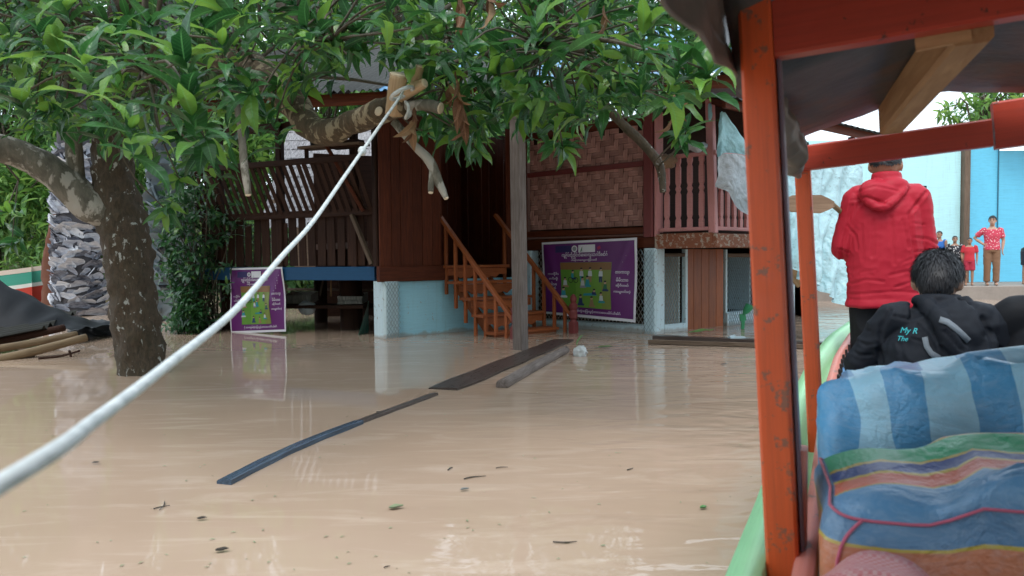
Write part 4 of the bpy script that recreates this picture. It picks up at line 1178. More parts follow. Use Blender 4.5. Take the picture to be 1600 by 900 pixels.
for k in range(25):
    an = 2 * math.pi * k / 24 * 1.0; lp_.append(kc + V((.012 * math.cos(an * 2), -.045 * math.cos(an), .045 * math.sin(an))))
mb = MB(); mb.tube(lp_, .009, 8); mb.build('loop', M['rope'], rope, smooth=True)
lp2 = [at(628, 140, 4.14) + V((.06 * math.cos(a), .07 * math.sin(a), -.02 + .03 * math.cos(a))) for a in [k * math.pi / 12 for k in range(25)]]
mb = MB(); mb.tube(lp2, .011, 8); mb.build('loop', M['rope'], rope, smooth=True)
kn = at(566, 236, 3.38)
mb = MB(); mb.ball(kn, (.02, .02, .022), 12, 8); mb.build('knot', M['rope'], rope, smooth=True)

# ================================================================== FLOATING THINGS
def plank(name, label, a, b, w, h, mat, z=.01, group=None, cat='plank', bow=0, tilt=0):
    a, b = V(a), V(b); mb = MB(); L = (b - a).length; d = (b - a) / L; sx = d.cross(Z).normalized()
    n = 14; vs, gs, fs = [], [], []
    o = rnd.random() * 40
    for i in range(n + 1):
        u = i / n; p = a.lerp(b, u) + sx * (bow * math.sin(math.pi * u)) ; ww = w * (1 + .06 * math.sin(u * 23 + o))
        if i in (0, n): ww *= .9
        for (x, y) in ((-.5, -.5), (.5, -.5), (.5, .38), (.42, .5), (-.42, .5), (-.5, .38)):
            vs.append(p + sx * x * ww + Z * (y * h + tilt * x * ww + z)); gs.append((o + u * L, x * ww, y * h))
    for i in range(n):
        for k in range(6): fs.append((i * 6 + k, i * 6 + (k + 1) % 6, (i + 1) * 6 + (k + 1) % 6, (i + 1) * 6 + k))
    fs += [tuple(range(5, -1, -1)), tuple(range(n * 6, n * 6 + 6))]
    mb.add(vs, fs, gs); return tag(mb.build(name, mat, base=True), label, cat, group)
plank('floating_plank', 'wide dark wet plank floating at the foot of the porch post', on_z(692, 609), on_z(880, 532), .30, .03, M['wet_wood'], .002, None, 'plank', .0, .04)
mb = MB(); a, b = on_z(784, 606), on_z(884, 550); P_, R__ = smooth_path([a + Z * .02, (a + b) / 2 + Z * .03, b + Z * .02], [.052, .05, .045], 6); mb.tube(P_, R__, 12)
o = mb.build('floating_log', M['grey_wood'], smooth=True); tag(o, 'grey round pole floating right of the wide wet plank', 'log')
M['blue_plank'] = wood('wet bluish plank', (.03, .045, .07), (.10, .15, .22), .22)
plank('floating_strip', 'long dark bluish strip floating in the open water', on_z(350, 757), on_z(560, 662), .085, .03, M['blue_plank'], .008, None, 'plank', -.04, .12)
plank('floating_strip', 'narrow dark strip of wood in line beyond the bluish strip', on_z(556, 663), on_z(680, 617), .06, .025, M['wet_wood'], .006, None, 'plank', .0, .05)
plank('floating_plank', 'upper of two brown boards floating before the net door', on_z(1022, 529), on_z(1300, 541), .16, .05, M['wet_wood'], .02, 'boards floating before the lower storey')
plank('floating_plank', 'lower of two brown boards floating before the net door', on_z(1014, 537), on_z(1270, 545), .15, .05, M['rough_wood'], .025, 'boards floating before the lower storey', 'plank', 0, .1)
def disc_leaf(name, label, px_, py_, L, wd, ang, mat, cat='leaf', lift=.012, group=None, curl=.3):
    c = on_z(px_, py_) + Z * lift; vs, gs, fs = leaf_verts(1, wd, curl, .15, .05, 7, 2, .2, px_)
    L = L * (.72 if L < .15 else 1)
    m = Matrix.Translation(c) @ Matrix.Rotation(ang, 4, 'Z') @ Matrix.Scale(L, 4)
    mb = MB(); mb.add([m @ v - Z * (v.z * .3 * L) for v in vs], fs, gs)
    mb.add([m @ v - Z * (v.z * .3 * L + .004) for v in vs], [f[::-1] for f in fs], gs)
    return tag(mb.build(name, mat, smooth=True), label, cat, group)
M['leaf_float'] = plain('floating green leaf', (.10, .26, .07), .4, 20, .3); M['leaf_brown'] = plain('sodden leaf', (.07, .055, .045), .45, 20, .4); M['leaf_pale'] = plain('faded leaf', (.26, .30, .17), .45, 20, .3)
disc_leaf('floating_leaf', 'dark sodden leaf afloat near the lower left corner', 336, 864, .07, .45, .2, M['leaf_brown'])
disc_leaf('floating_leaf', 'pale green leaf afloat below the bluish strip', 607, 797, .09, .5, .3, M['leaf_pale'])
disc_leaf('floating_leaf', 'green leaf afloat right of the plastic bag', 934, 544, .18, .4, -.1, M['leaf_float'])
disc_leaf('floating_leaf', 'small grey leaf afloat under the thin twigs', 719, 768, .06, .4, .1, plain('grey leaf', (.22, .23, .22), .4))
disc_leaf('floating_leaf', 'tiny green leaf afloat close to the boat side', 1094, 797, .05, .6, .4, M['leaf_float'])
disc_leaf('floating_leaf', 'brown leaf afloat right of the crossed twigs', 307, 814, .06, .4, .15, M['leaf_brown'])
disc_leaf('floating_leaf', 'dark leaf afloat just under the rope', 143, 726, .06, .35, .1, M['leaf_brown'])
disc_leaf('floating_leaf', 'dark leaf afloat below the two boards', 1126, 571, .11, .3, .1, M['leaf_brown'])
disc_leaf('floating_leaf', 'broad pale green leaf lying beyond the two floating boards', 1076, 522, .34, .5, -.12, plain('light green leaf', (.24, .48, .14), .4), lift=.02, curl=.1)
def twig(label, pts, r=.006, name='floating_twig'):
    mb = MB()
    for pl in pts:
        q = [on_z(x, y) + Z * .006 for x, y in pl]; q = [q[0] + (p - q[0]) * .75 for p in q]; P_, R__ = smooth_path(q, [r * .6] * (len(q) - 1) + [r * .25], 4); mb.tube(P_, R__, 6)
    return tag(mb.build(name, M['leaf_brown'], smooth=True), label, 'twig')
twig('crossed dark twigs afloat in the left foreground', [[(240, 797), (255, 793), (274, 790)], [(257, 786), (256, 793), (246, 804)]], .0045)
twig('thin dark twig afloat in the middle foreground', [[(725, 750), (742, 746), (771, 744)]], .006)
twig('short bent twig afloat above the longer thin twig', [[(700, 736), (705, 732), (710, 731)]], .006)
twig('dark straight twig afloat in the right foreground', [[(864, 849), (892, 850), (914, 848)]], .005)
twig('short twig afloat in the right half of the open water', [[(980, 736), (986, 734), (993, 732)]], .005)
twig('small twig afloat at the bottom edge', [[(600, 889), (606, 887), (613, 886)]], .004)
twig('thin twig afloat beside the dark strip', [[(588, 645), (605, 643), (620, 640)]], .007)
twig('thin twig afloat far right of the short bent twig', [[(775, 733), (785, 731), (800, 731)]], .004)
# specks of drift too small to pick out
mb = MB(); r3 = random.Random(5)
for k in range(160):
    q = on_z(r3.uniform(-30, 1190), r3.uniform(570, 900)); a = r3.uniform(0, 6.28); L = r3.uniform(.004, .014); d = V((math.cos(a), math.sin(a), 0)) * L; e = V((-d.y, d.x, 0)) * .35
    mb.add([q - d + Z * .004, q - e + Z * .005, q + d + Z * .004, q + e + Z * .006], [(0, 1, 2, 3)])
tag(mb.build('drift_specks', M['leaf_pale']), kind='stuff')
# plastic bag with a leaf, green scoop, plastic scrap
M['plastic'] = None
m, t, b = new_mat('clear plastic'); b.inputs['Base Color'].default_value = (.72, .76, .78, 1); b.inputs['Roughness'].default_value = .2; b.inputs['Alpha'].default_value = .75; b.inputs['Transmission Weight'].default_value = .2
M['plastic'] = m
c = on_z(907, 556); mb = MB(); mb.ball(c + Z * .03, (.07, .065, .075), 16, 12)
o = mb.build('plastic_bag', M['plastic'], smooth=True); fuse(o, .012, 1, [((20, 20, 20), .018, 'fold'), ((40, 40, 40), .008, 'n')]); tag(o, 'whitish plastic bag afloat left of the green leaf', 'bag')
c2 = c + V((-.04, -.02, .10)); mb = MB(); vs, gs, fs = leaf_verts(1, .4, .8, .3, .05, 7, 2, .3, 2)
mm = Matrix.Translation(c2) @ Matrix.Rotation(R_(-70), 4, 'Y') @ Matrix.Scale(.16, 4); mb.add([mm @ v for v in vs], fs, gs); tag(mb.build('leaf_sprig', M['leaf_float'], smooth=True), 'green leaf standing up behind the plastic bag', 'leaf')
mb = MB(); c = on_z(1152, 534) + Z * .05; mb.beam(c - V((.1, 0, 0)), c + V((.09, .02, 0)), .09, .03); mb.beam(c + V((-.1, 0, .01)), c + V((-.03, .0, .03)), .05, .02); o = mb.build('plastic_scrap', plain('white blue plastic', (.55, .68, .75), .35)); tag(o, 'white and blue plastic scrap lying on the floating boards', 'scrap')
mb = MB(); c = on_z(1160, 514)
q = [c + V((0, 0, -.05)), c + V((.01, 0, .12)), c + V((.0, 0, .22))]; mb.beam(q[0], q[1], .05, .02, up=(0, 1, 0)); mb.beam(q[1], q[2], .09, .02, up=(0, 1, 0))
mb.loft([(q[2] + V((.05, 0, .0)), V((.05, 0, .02)), V((0, .03, 0))), (q[2] + V((.10, 0, .09)), V((.09, 0, .02)), V((0, .05, 0))), (q[2] + V((.12, 0, .13)), V((.07, 0, -.03)), V((0, .05, 0)))], n=12)
tag(mb.build('water_scoop', plain('green plastic', (.05, .42, .18), .35)), 'green plastic scoop standing in the water before the net window', 'scoop')

# ================================================================== LEFT: raft of debris, far boat, hut
rb = on_z(50, 560)
raft = thing('bamboo_raft', 'raft of bamboo poles with roofing sheet, left of the mango trunk', 'raft', rb)
def pole(p0, p1, r, mat, nm='pole'):
    mb = MB(); q = [p0, p0.lerp(p1, .5) + Z * -.02, p1]; P_, R__ = smooth_path(q, [r, r, r * .9], 5); mb.tube(P_, R__, 10); return mb.build(nm, mat, raft, smooth=True)
pole(at(-80, 578, 7.6), at(135, 527, 8.6), .05, M['bamboo'])
pole(at(-80, 555, 8.0), at(120, 522, 9.0), .045, M['bamboo'])
pole(at(-80, 545, 8.3), at(100, 512, 9.4), .05, M['teak_dark'])
pole(at(60, 560, 8.0), at(125, 548, 8.3), .012, M['teak_dark'], 'stick'); pole(at(108, 547, 8.2), at(117, 572, 8.2), .012, M['teak_dark'], 'stick')
mb = MB(); mb.beam(at(40, 545, 8.2), at(56, 612, 8.1), .14, .05); mb.build('stake', M['rough_wood'], raft)
a0, a1 = at(-60, 545, 8.2), at(66, 520, 9.0); bk = V((-.5, 1.6, .10))
mb = MB(); mb.grid(lambda u, v: a0.lerp(a1, u) + bk * v + Z * (.03 * math.sin(v * 40) + .05), 6, 60); mb.build('roofing_sheet', M['tin'], raft, smooth=True)
mb = MB(); 
def fn(u, v):
    p = at(-70, 520, 9.2).lerp(at(112, 516, 9.4), u) + V((0, 1.1 * v, 0)); h = math.sin(math.pi * min(1, v * 1.1)) * max(0, (1 - u) ** 1.1) * .75
    return p + Z * (h + .05 * noise.noise(V((u * 9, v * 5, 2))))
mb.grid(fn, 26, 14); o = mb.build('tarpaulin', fabric('black tarpaulin', (.010, .012, .016), .6, sheen=0), smooth=True); tag(o, 'black tarpaulin heaped on the bamboo raft', 'tarpaulin')
mb = MB(); mb.ball(on_z(150, 524) + Z * .06, (.36, .22, .13), 18, 10); o = mb.build('black_sack', fabric('black plastic sheet', (.02, .022, .026), .3), smooth=True); fuse(o, .02, 1, [((5, 5, 9), .05, 'fold')]); tag(o, 'black crumpled sack afloat beside the mango trunk', 'sack')
fb0 = on_z(72, 474); fbd = V((-1, -.05, 0)).normalized()
fboat = thing('river_boat', 'far river boat with green, white and red striped hull', 'boat', fb0)
def hull_strip(nm, z0, z1, out0, out1, mat):
    mb = MB(); Lb = 9.0
    def fn(u, v):
        w_ = 1 - max(0, (1 - u * 6)) ** 2 * .9
        return fb0 + fbd * (Lb * u) + V((0, (out0 + (out1 - out0) * v) * w_ + (1 - w_) * .6, z0 + (z1 - z0) * v + .25 * max(0, 1 - u * 4) ** 2))
    mb.grid(fn, 24, 2); 
    mb.grid(lambda u, v: fn(u, v) + V((0, 1.4 * min(1, u * 6) - 2 * (fn(u, v).y - fb0.y), 0)), 24, 2)
    return mb.build(nm, mat, fboat, smooth=True)
hull_strip('hull_red', -.2, .28, .12, .06, paint('far boat red', (.45, .04, .02)))
hull_strip('hull_white', .28, .38, .06, .045, paint('far boat white', (.65, .7, .66)))
hull_strip('hull_green', .38, .68, .045, .0, paint('far boat green', (.04, .30, .22)))
hull_strip('hull_rim', .68, .80, -.01, -.02, paint('far boat cream', (.6, .5, .42)))
mb = MB(); mb.grid(lambda u, v: fb0 + fbd * (1.2 + 7.5 * u) + V((0, .05 + 1.2 * v, .3)), 4, 2); mb.build('deck', M['rough_wood'], fboat)
# hut with pale thatch, behind the gallery
hc = V((-5.0, 17.5, 0)); hut = thing('thatched_hut', 'neighbouring hut with pale grey thatch, seen through the gallery', 'hut', hc)
m, t, b = new_mat('pale weathered thatch'); n = tex_noise(t, coords(t, 'pos', (9, 1.5, 1.5)), 6, 5, .75); t.links.new(ramp(t, n, [(.3, (.06, .055, .055)), (.6, (.42, .40, .41))]), b.inputs['Base Color']); b.inputs['Roughness'].default_value = .95; b.inputs['Specular IOR Level'].default_value = .1; bump(t, b, n, .8, .03); M['thatch'] = m
for k in range(11):
    z = 1.75 + .24 * k; y = 15.6 + .22 * k
    mb = MB(); mb.grid(lambda u, v: V((-5.35 + 2.25 * u, y + .30 * v, z + .30 * v + .02 * noise.noise(V((u * 40, k, v))) + (.0 if v > .1 else .03 * noise.noise(V((u * 60, k * 3, 0)))))), 50, 2); mb.build('thatch_course', M['thatch'], hut)
for x in (-5.2, -3.3):
    mb = MB(); mb.tube([V((x, 16.2, -.8)), V((x, 16.2, 2.4))], .08, 8); mb.build('post', M['rough_wood'], hut, smooth=True)
mb = MB(); mb.beam((-5.3, 18.0, 2.0), (-3.2, 18.0, 2.0), .06, 2.6); mb.build('wall', M['rough_wood'], hut)
# ================================================================== RIGHT: cyan building, ledge, tarpaulins
ledge_y = 17.3
lroot = thing('landing', 'low concrete landing where the onlookers stand', 'landing', (14, ledge_y, 0))
for k in range(9):
    x0 = 6.0 + 2.2 * k; mb = MB(); mb.beam((x0, ledge_y + 2.2, -.39), (x0 + 2.185, ledge_y + 2.2, -.39), 4.4, 1.42, c=.015)
    mb.build('concrete_block', M['concrete'], lroot)
# building: light wall with window, post, two blue sheets, roof
by = 19.6
bld = thing('building', 'cyan painted building behind the onlookers', 'building', (11, by, .32))
X = lambda px_, Y=by: at(px_, 400, Y).x
Zp = lambda py_, px_=1500, Y=by: at(px_, py_, Y).z
xa, xb, xc, xd, xe = X(1255), X(1497), X(1511), X(1555), X(1680)
wz0, wz1 = X(1421), X(1445); zw0, zw1 = Zp(330), Zp(290)
top = 4.1
for (x0, x1, z0, z1) in ((xa, wz0, .3, top), (wz1, xb, .3, top), (wz0, wz1, .3, zw0), (wz0, wz1, zw1, top)):
    mb = MB(); mb.beam((x0, by, (z0 + z1) / 2), (x1, by, (z0 + z1) / 2), .12, z1 - z0, c=.001); mb.build('wall', M['cyan_l'], bld)
win = MB(); win.beam((wz0, by + .03, zw1 - .03), (wz1, by + .03, zw1 - .03), .06, .06); wd = win.build('window', M['teak_dark'], bld)
for k in range(5):
    z = zw0 + (zw1 - zw0) * (k + .5) / 5; mb = MB(); mb.beam((wz0 + .02, by + .03, z), (wz1 - .02, by + .03, z), .09, .02, up=(0, .6, 1)); mb.build('louvre', plain('grey louvre', (.10, .13, .16), .5), wd)
mb = MB(); mb.beam((wz0, by + .2, (zw0 + zw1) / 2), (wz1, by + .2, (zw0 + zw1) / 2), .02, zw1 - zw0); mb.build('room_board', M['teak_dark'], wd)
mb = MB(); mb.beam((xb + .1, by - .1, .3), (xb + .1, by - .1, top), .22, .16, up=(1, 0, 0)); mb.build('post', M['rough_wood'], bld)
for x0, x1, zt in ((xc + .02, xd - .012, top), (xd + .012, xe, top - .3), (xe + .02, xe + 3, top - .5)):
    mb = MB(); n_ = int((x1 - x0) / .05)
    mb.grid(lambda u, v: V((x0 + (x1 - x0) * u, by - .05 + .008 * math.sin(u * (x1 - x0) * 60), .34 + (zt - .34) * v)), n_, 1); mb.build('wall_sheet', M['cyan'], bld, smooth=True)
    mb = MB(); mb.beam((x1 + .012, by - .07, .3), (x1 + .012, by - .07, zt), .024, .03, up=(1, 0, 0)); mb.build('seam_strip', plain('dark blue seam', (.03, .16, .24), .5), bld)
mb = MB(); mb.grid(lambda u, v: V((X(1545) + 5 * u, by - .9 + 3 * v, Zp(242, 1560) + .6 - 1.1 * u * .5 + .35 * v + .02 * math.sin(u * 160))), 90, 2); mb.build('eave_sheet', M['tin'], bld, smooth=True)
mb = MB(); mb.beam((xd + .2, by - .9, Zp(240, 1560) + .42), (xd + .2, by + .2, Zp(240, 1560) + .52), .08, .1); mb.build('eave_bracket', M['rough_wood'], bld)
# barrel and sheet behind the woman, small dark things at the wall foot
cb = on_z(1527, 448, .32) + V((0, 1.3, 0)); mb = MB(); lathe(mb, V((cb.x, cb.y, .32)), [(.02, 0), (.33, 0), (.36, .2), (.36, .45), (.30, .62), (.27, .66), (.25, .66), (.24, .6), (.02, .58)], 20)
tag(mb.build('clay_jar', plain('dark brown glazed clay', (.10, .06, .05), .35), smooth=True), 'dark brown jar on the landing between the boy in red and the woman', 'jar')

# big pale tarpaulin hung from the eave right of the balcony
def sheet_mat(name, c, spots, rib=0):
    m, t, b = new_mat(name)
    n = tex_noise(t, coords(t, 'pos', (1, 1, 1)), 7, 5, .7, .5); k = ramp(t, tex_noise(t, coords(t, 'pos', (1, 1, 2.5)), 19, 4, .6), [(.62, (0, 0, 0)), (.66, (1, 1, 1))])
    cc = mixc(t, mth(t, 'MULTIPLY', ramp(t, n, [(.35, (0, 0, 0)), (.65, (1, 1, 1))]), .5), c, [x * .55 for x in c])  # darker creases: shade of the folds put into the sheet's colour
    cc = mixc(t, mth(t, 'MULTIPLY', k, spots), cc, (.08, .11, .13))
    t.links.new(cc, b.inputs['Base Color']); b.inputs['Roughness'].default_value = .35
    tr = nd(t, 'ShaderNodeBsdfTranslucent'); t.links.new(cc, tr.inputs['Color']); mx = nd(t, 'ShaderNodeMixShader'); mx.inputs[0].default_value = .3
    t.links.new(b.outputs[0], mx.inputs[1]); t.links.new(tr.outputs[0], mx.inputs[2]); t.links.new(mx.outputs[0], t.nodes['Material Output'].inputs['Surface'])
    mp = nd(t, 'ShaderNodeMapping'); mp.inputs['Rotation'].default_value = (0, .7, 0); t.links.new(coords(t, 'pos'), mp.inputs['Vector'])
    wv_ = nd(t, 'ShaderNodeTexWave'); wv_.inputs['Scale'].default_value = 2.2; wv_.inputs['Distortion'].default_value = 14; wv_.inputs['Detail'].default_value = 4; wv_.inputs['Detail Scale'].default_value = 1.6; t.links.new(mp.outputs[0], wv_.inputs['Vector'])
    bump(t, b, mth(t, 'ADD', mth(t, 'MULTIPLY', wv_.outputs['Fac'], .5), n), .6, .03); return m
M['tarp_pale'] = sheet_mat('pale blue plastic sheet', (.62, .92, 1.0), .45); M['tarp_teal'] = sheet_mat('faded teal cloth', (.42, .74, .78), .1); M['tarp_grey'] = sheet_mat('grey white sheet', (.62, .66, .68), .25)
def drape(top, bot, nu, nv, amp, freq, seed):
    """cloth between two pixel polylines (x, y, depth)"""
    tp, _ = smooth_path(path(top), [0] * len(top), 8); bt, _ = smooth_path(path(bot), [0] * len(bot), 8)
    def fn(u, v):
        a = tp[min(len(tp) - 1, int(u * (len(tp) - 1)))].lerp(tp[min(len(tp) - 1, int(u * (len(tp) - 1)) + 1)], u * (len(tp) - 1) % 1)
        b_ = bt[min(len(bt) - 1, int(u * (len(bt) - 1)))].lerp(bt[min(len(bt) - 1, int(u * (len(bt) - 1)) + 1)], u * (len(bt) - 1) % 1)
        p = a.lerp(b_, v)
        f = math.sin(u * freq + v * 2.0 + seed) * .6 + noise.noise(V((u * freq * .5 + v * 4, v * 2, seed))) * 1.0 + .22 * noise.noise(V((u * 11, v * 9, seed + 4)))
        return p + V((.25 * amp * f, -amp * f * (.25 + .75 * v), .05 * amp * f))
    mb = MB(); mb.grid(fn, nu, nv); return mb
o = drape([(1196, 268, 9.0), (1240, 258, 9.1), (1300, 252, 9.4), (1350, 262, 9.8)], [(1215, 392, 8.6), (1250, 430, 8.7), (1295, 462, 9.0), (1345, 497, 9.6)], 110, 90, .15, 34, 2).build('plastic_sheet', M['tarp_pale'], smooth=True)
tag(o, 'big pale blue plastic sheet hung right of the balcony', 'sheet')
o = drape([(1126, 176, 9.3), (1128, 174, 9.3), (1131, 176, 9.35)], [(1120, 246, 9.25), (1140, 238, 9.35), (1185, 250, 9.6)], 16, 24, .05, 9, 5).build('teal_cloth', M['tarp_teal'], smooth=True); tag(o, 'teal cloth knotted to the balcony post above the railing', 'cloth')
o = drape([(1122, 240, 9.3), (1145, 240, 9.35), (1170, 245, 9.5), (1215, 250, 9.7)], [(1119, 292, 9.3), (1135, 300, 9.3), (1160, 330, 9.4), (1215, 362, 9.6)], 34, 26, .05, 12, 8).build('grey_sheet', M['tarp_grey'], smooth=True); tag(o, 'greyish white sheet hung over the balcony railing', 'sheet')
mb = MB(); 
for k in range(3): mb.ball(at(1080 + 9 * k, 228 + (k % 2) * 4, 9.5), (.07, .07, .05), 10, 8)
o = mb.build('laundry', M['tarp_grey'], smooth=True); fuse(o, .014, 1, [((16, 16, 16), .02, 'n')]); tag(o, 'small bundle of pale laundry behind the balcony rail', 'bundle')
mb = MB(); mb.ball(at(1109, 175, 9.45), (.03, .03, .11), 10, 8); o = mb.build('tied_rag', M['tarp_teal'], smooth=True); fuse(o, .01, 1, [((20, 20, 9), .014, 'n')]); tag(o, 'pale rag tied round the balcony post', 'rag')
mb = MB(); mb.beam(at(1228, 398, 9.9), at(1262, 436, 9.9), .35, .05, up=(0, 1, .2)); o = mb.build('leaning_board', M['raw_wood']); tag(o, 'brown board under the pale plastic sheet', 'board')
mb = MB(); q = at(1043, 252, 9.9); mb.ball(q, (.12, .05, .09), 14, 10); o = mb.build('sacking', fabric('brown sacking', (.30, .19, .12)), smooth=True); fuse(o, .012, 1, [((18, 18, 18), .022, 'fold')]); tag(o, 'brown sacking tied at the left end of the balcony rail', 'sack')

# ================================================================== THE BOAT we sit in (heels a little to the left)
HEEL = R_(3.0); AZ = math.atan2(550, F_PX)
bA = V((math.sin(AZ), math.cos(AZ), 0)); bR0 = V((math.cos(AZ), -math.sin(AZ), 0))
bR = bR0 * math.cos(HEEL) + Z * math.sin(HEEL); bU = Z * math.cos(HEEL) - bR0 * math.sin(HEEL)
def B(s, t, u): return bA * s + bR * t + bU * u
boat = thing('passenger_boat', 'wooden passenger boat with orange posts and a low roof', 'boat', B(2.5, .42, -.1))
CT = .44                                     # centre line
STN = [(-6.5, .30, .62), (-4.5, .52, .46), (-2.5, .60, .42), (0, .63, .42), (2, .645, .43), (3.2, .67, .47), (4.2, .66, .50), (5.0, .60, .55), (5.7, .48, .595), (6.3, .33, .63), (6.8, .17, .655), (7.2, .03, .67)]
def gun(s):
    for (a, h0, u0), (b_, h1, u1) in zip(STN, STN[1:]):
        if a <= s <= b_:
            k = (s - a) / (b_ - a); k = k * k * (3 - 2 * k) * .3 + k * .7; return h0 + (h1 - h0) * k, u0 + (u1 - u0) * k
    return STN[-1][1:]
NS = 60; smin, smax = -6.5, 7.2
def strake(nm, prof, mat, side, s0=smin, s1=smax, parent=boat):
    """prof(half width, sheer) -> list of (offset from centre, height)"""
    mb = MB(); pr = None
    def fn(i):
        s = s0 + (s1 - s0) * i / NS; h, u = gun(s); return [B(s, CT + side * x, z) for x, z in prof(h, u)]
    rows = [fn(i) for i in range(NS + 1)]; n = len(rows[0]); vs = [p for r in rows for p in r]; gs = [(smin + i * .24, j * .1, 0) for i in range(NS + 1) for j in range(n)]
    fs = [(i * n + j, i * n + j + 1, (i + 1) * n + j + 1, (i + 1) * n + j) for i in range(NS) for j in range(n - 1)]
    mb.add(vs, fs, gs); return mb.build(nm, mat, parent, smooth=True)
mb = MB()
rows = []
for i in range(NS + 1):
    s = smin + (smax - smin) * i / NS; h, u = gun(s); r = []
    for k in range(11):
        q = -1 + 2 * k / 10; hh = h * (.62 + .38 * abs(q) ** .8) * (1 if q >= 0 else -1) * min(1, abs(q) * 1.6); z = -.22 * (1 - max(0, (s - 3) / 4.2) ** 2) + (u + .22) * abs(q) ** 3.2 + max(0, s - 5) * .08 * (1 - abs(q))
        r.append(B(s, CT + hh, min(z, u)))
    rows.append(r)
vs = [p for r in rows for p in r]; fs = [(i * 11 + j, i * 11 + j + 1, (i + 1) * 11 + j + 1, (i + 1) * 11 + j) for i in range(NS) for j in range(10)]
mb.add(vs, fs, None); hull = mb.build('hull', M['mint'], boat, smooth=True)
for side in (-1, 1):
    strake('rub_rail', lambda h, u: [(h + .005, u - .12), (h + .018, u - .11), (h + .018, u + .006), (h - .05, u + .012), (h - .052, u - .06), (h - .115, u - .06)], M['mint'], side, parent=hull)
    strake('coaming', lambda h, u: [(h - .108, u - .07), (h - .105, u + .02), (h - .11, u + .03), (h - .145, u + .03), (h - .15, u - .03)], M['salmon'], side, parent=hull)
    strake('lining', lambda h, u: [(max(.0, h - .146), u + .0), (max(.0, h - .21), u - .10), (max(.0, h - .26), max(.06, u - .30)), (max(0, h - .28), .05)], M['boat_blue'], side, parent=hull)
# bolts along the coaming of the bow
me = None
for k in range(26):
    s = 2.6 + .15 * k; h, u = gun(s); mb = MB(); c = B(s, CT - h + .152, u + .012); mb.beam(c - bA * .02, c + bA * .02, .012, .04, up=bU); mb.build('cleat', M['dark'], hull)
for k in range(5):
    t0 = -.06 + .2 * k; mb = MB(); mb.beam(B(-4, t0 + .09, .06), B(5.2, t0 + .09, .06), .19, .03, up=bU); mb.build('floor_board', M['rough_wood'], boat)
for s in (-1.2, .25, 2.75, 4.2):
    mb = MB(); mb.beam(B(s, CT - .52, .24), B(s, CT + .52, .24), .24, .035, up=bU); mb.build('thwart', M['rough_wood'], boat)
# bow deck, seen past the standing man
mb = MB(); mb.grid(lambda a, b_: B(5.0 + 2.1 * a, CT + (gun(5.0 + 2.1 * a)[0] - .12) * (2 * b_ - 1), gun(5.0 + 2.1 * a)[1] - .10), 14, 4); mb.build('bow_deck', M['boat_blue'], boat, smooth=True)
# posts, cross beams, roof
pt = -.12
def bpost(s, t, u0, u1, w_, d_, mat, nm='post'):
    mb = MB(); mb.beam(B(s, t, u0), B(s, t, u1), w_, d_, up=bA, c=.006); return mb.build(nm, mat, boat)
bpost(1.58, pt, .08, 1.64, .063, .075, M['orange']); bpost(2.70, pt, .10, 1.42, .050, .055, M['orange'])
bpost(1.60, pt + .037, .08, 1.46, .008, .05, plain('purplish grey strip', (.20, .15, .20), .4), 'post_side_sheen')  # reflected light on the post's inner face, put into a strip's colour
for s in (-.6, -2.2): bpost(s, pt, .1, 1.6, .06, .07, M['orange'])
for s in (2.70, 1.58, -.6, -2.2): bpost(s, 1.02, .1, 1.5, .06, .07, M['orange'])
mb = MB(); mb.beam(B(1.575, pt + .033, 1.525), B(1.575, 1.1, 1.525), .05, .145, up=bU); mb.build('cross_beam', M['orange_dk'], boat)
mb = MB(); mb.beam(B(2.66, pt - .03, 1.385), B(2.66, .42, 1.40), .045, .082, up=bU); mb.build('cross_beam', M['orange_dk'], boat)
mb = MB(); mb.beam(B(2.665, .425, 1.42), B(2.665, 1.1, 1.44), .05, .14, up=bU); mb.build('cross_beam', M['orange_dk'], boat)
mb = MB(); mb.beam(B(-2.2, pt - .05, 1.53), B(-2.2, 1.1, 1.58), .05, .12, up=bU); mb.build('cross_beam', M['orange_dk'], boat)
mb = MB(); mb.beam(B(1.605, .252, 1.475), B(2.60, .150, 1.472), .07, .095, up=bU); mb.build('ridge_timber', M['raw_wood'], boat)
mb = MB(); mb.beam(B(1.606, .16, 1.445), B(1.606, .25, 1.449), .012, .03, up=bU); mb.build('wood_wedge', M['raw_wood'], boat)
def roof_u(s, t):
    ridge = 1.73 - .195 * min(1, max(0, (s - 1.55) / .05))
    return ridge - max(0, .22 - t) * .28 - max(0, t - .3) * .20 + .006 * noise.noise(V((s * 2.2, t * 4, 1))) + .003 * noise.noise(V((s * 9, t * 12, 3)))
def roof_mat():
    m, t, b = new_mat('dark roof tarpaulin')
    n1 = tex_noise(t, coords(t, 'pos'), 4.5, 5, .6, .6); n2 = tex_noise(t, coords(t, 'pos'), 22, 5, .7)
    c = ramp(t, n1, [(.3, (.04, .045, .052)), (.5, (.085, .085, .088)), (.64, (.15, .085, .06)), (.75, (.09, .09, .092))])
    c = mixc(t, mth(t, 'MULTIPLY', n2, .4), c, (.03, .03, .035)); t.links.new(c, b.inputs['Base Color']); b.inputs['Roughness'].default_value = .5; bump(t, b, n2, .4, .01); return m
M['roof_tarp'] = roof_mat()
mb = MB()
fr = lambda t: 2.60 + .012 * math.sin(t * 9) + .02 * noise.noise(V((t * 6, 0, 0)))
mb.grid(lambda a, b_: B(-3.0 + (fr(-.175 + 1.45 * b_) + 3.0) * a, -.175 + 1.45 * b_, roof_u(-3.0 + 5.6 * a, -.175 + 1.45 * b_)), 60, 30)
roofo = mb.build('roof', M['roof_tarp'], boat, smooth=True)
mo = roofo.modifiers.new('t', 'SOLIDIFY'); mo.thickness = .006; mo.offset = 1
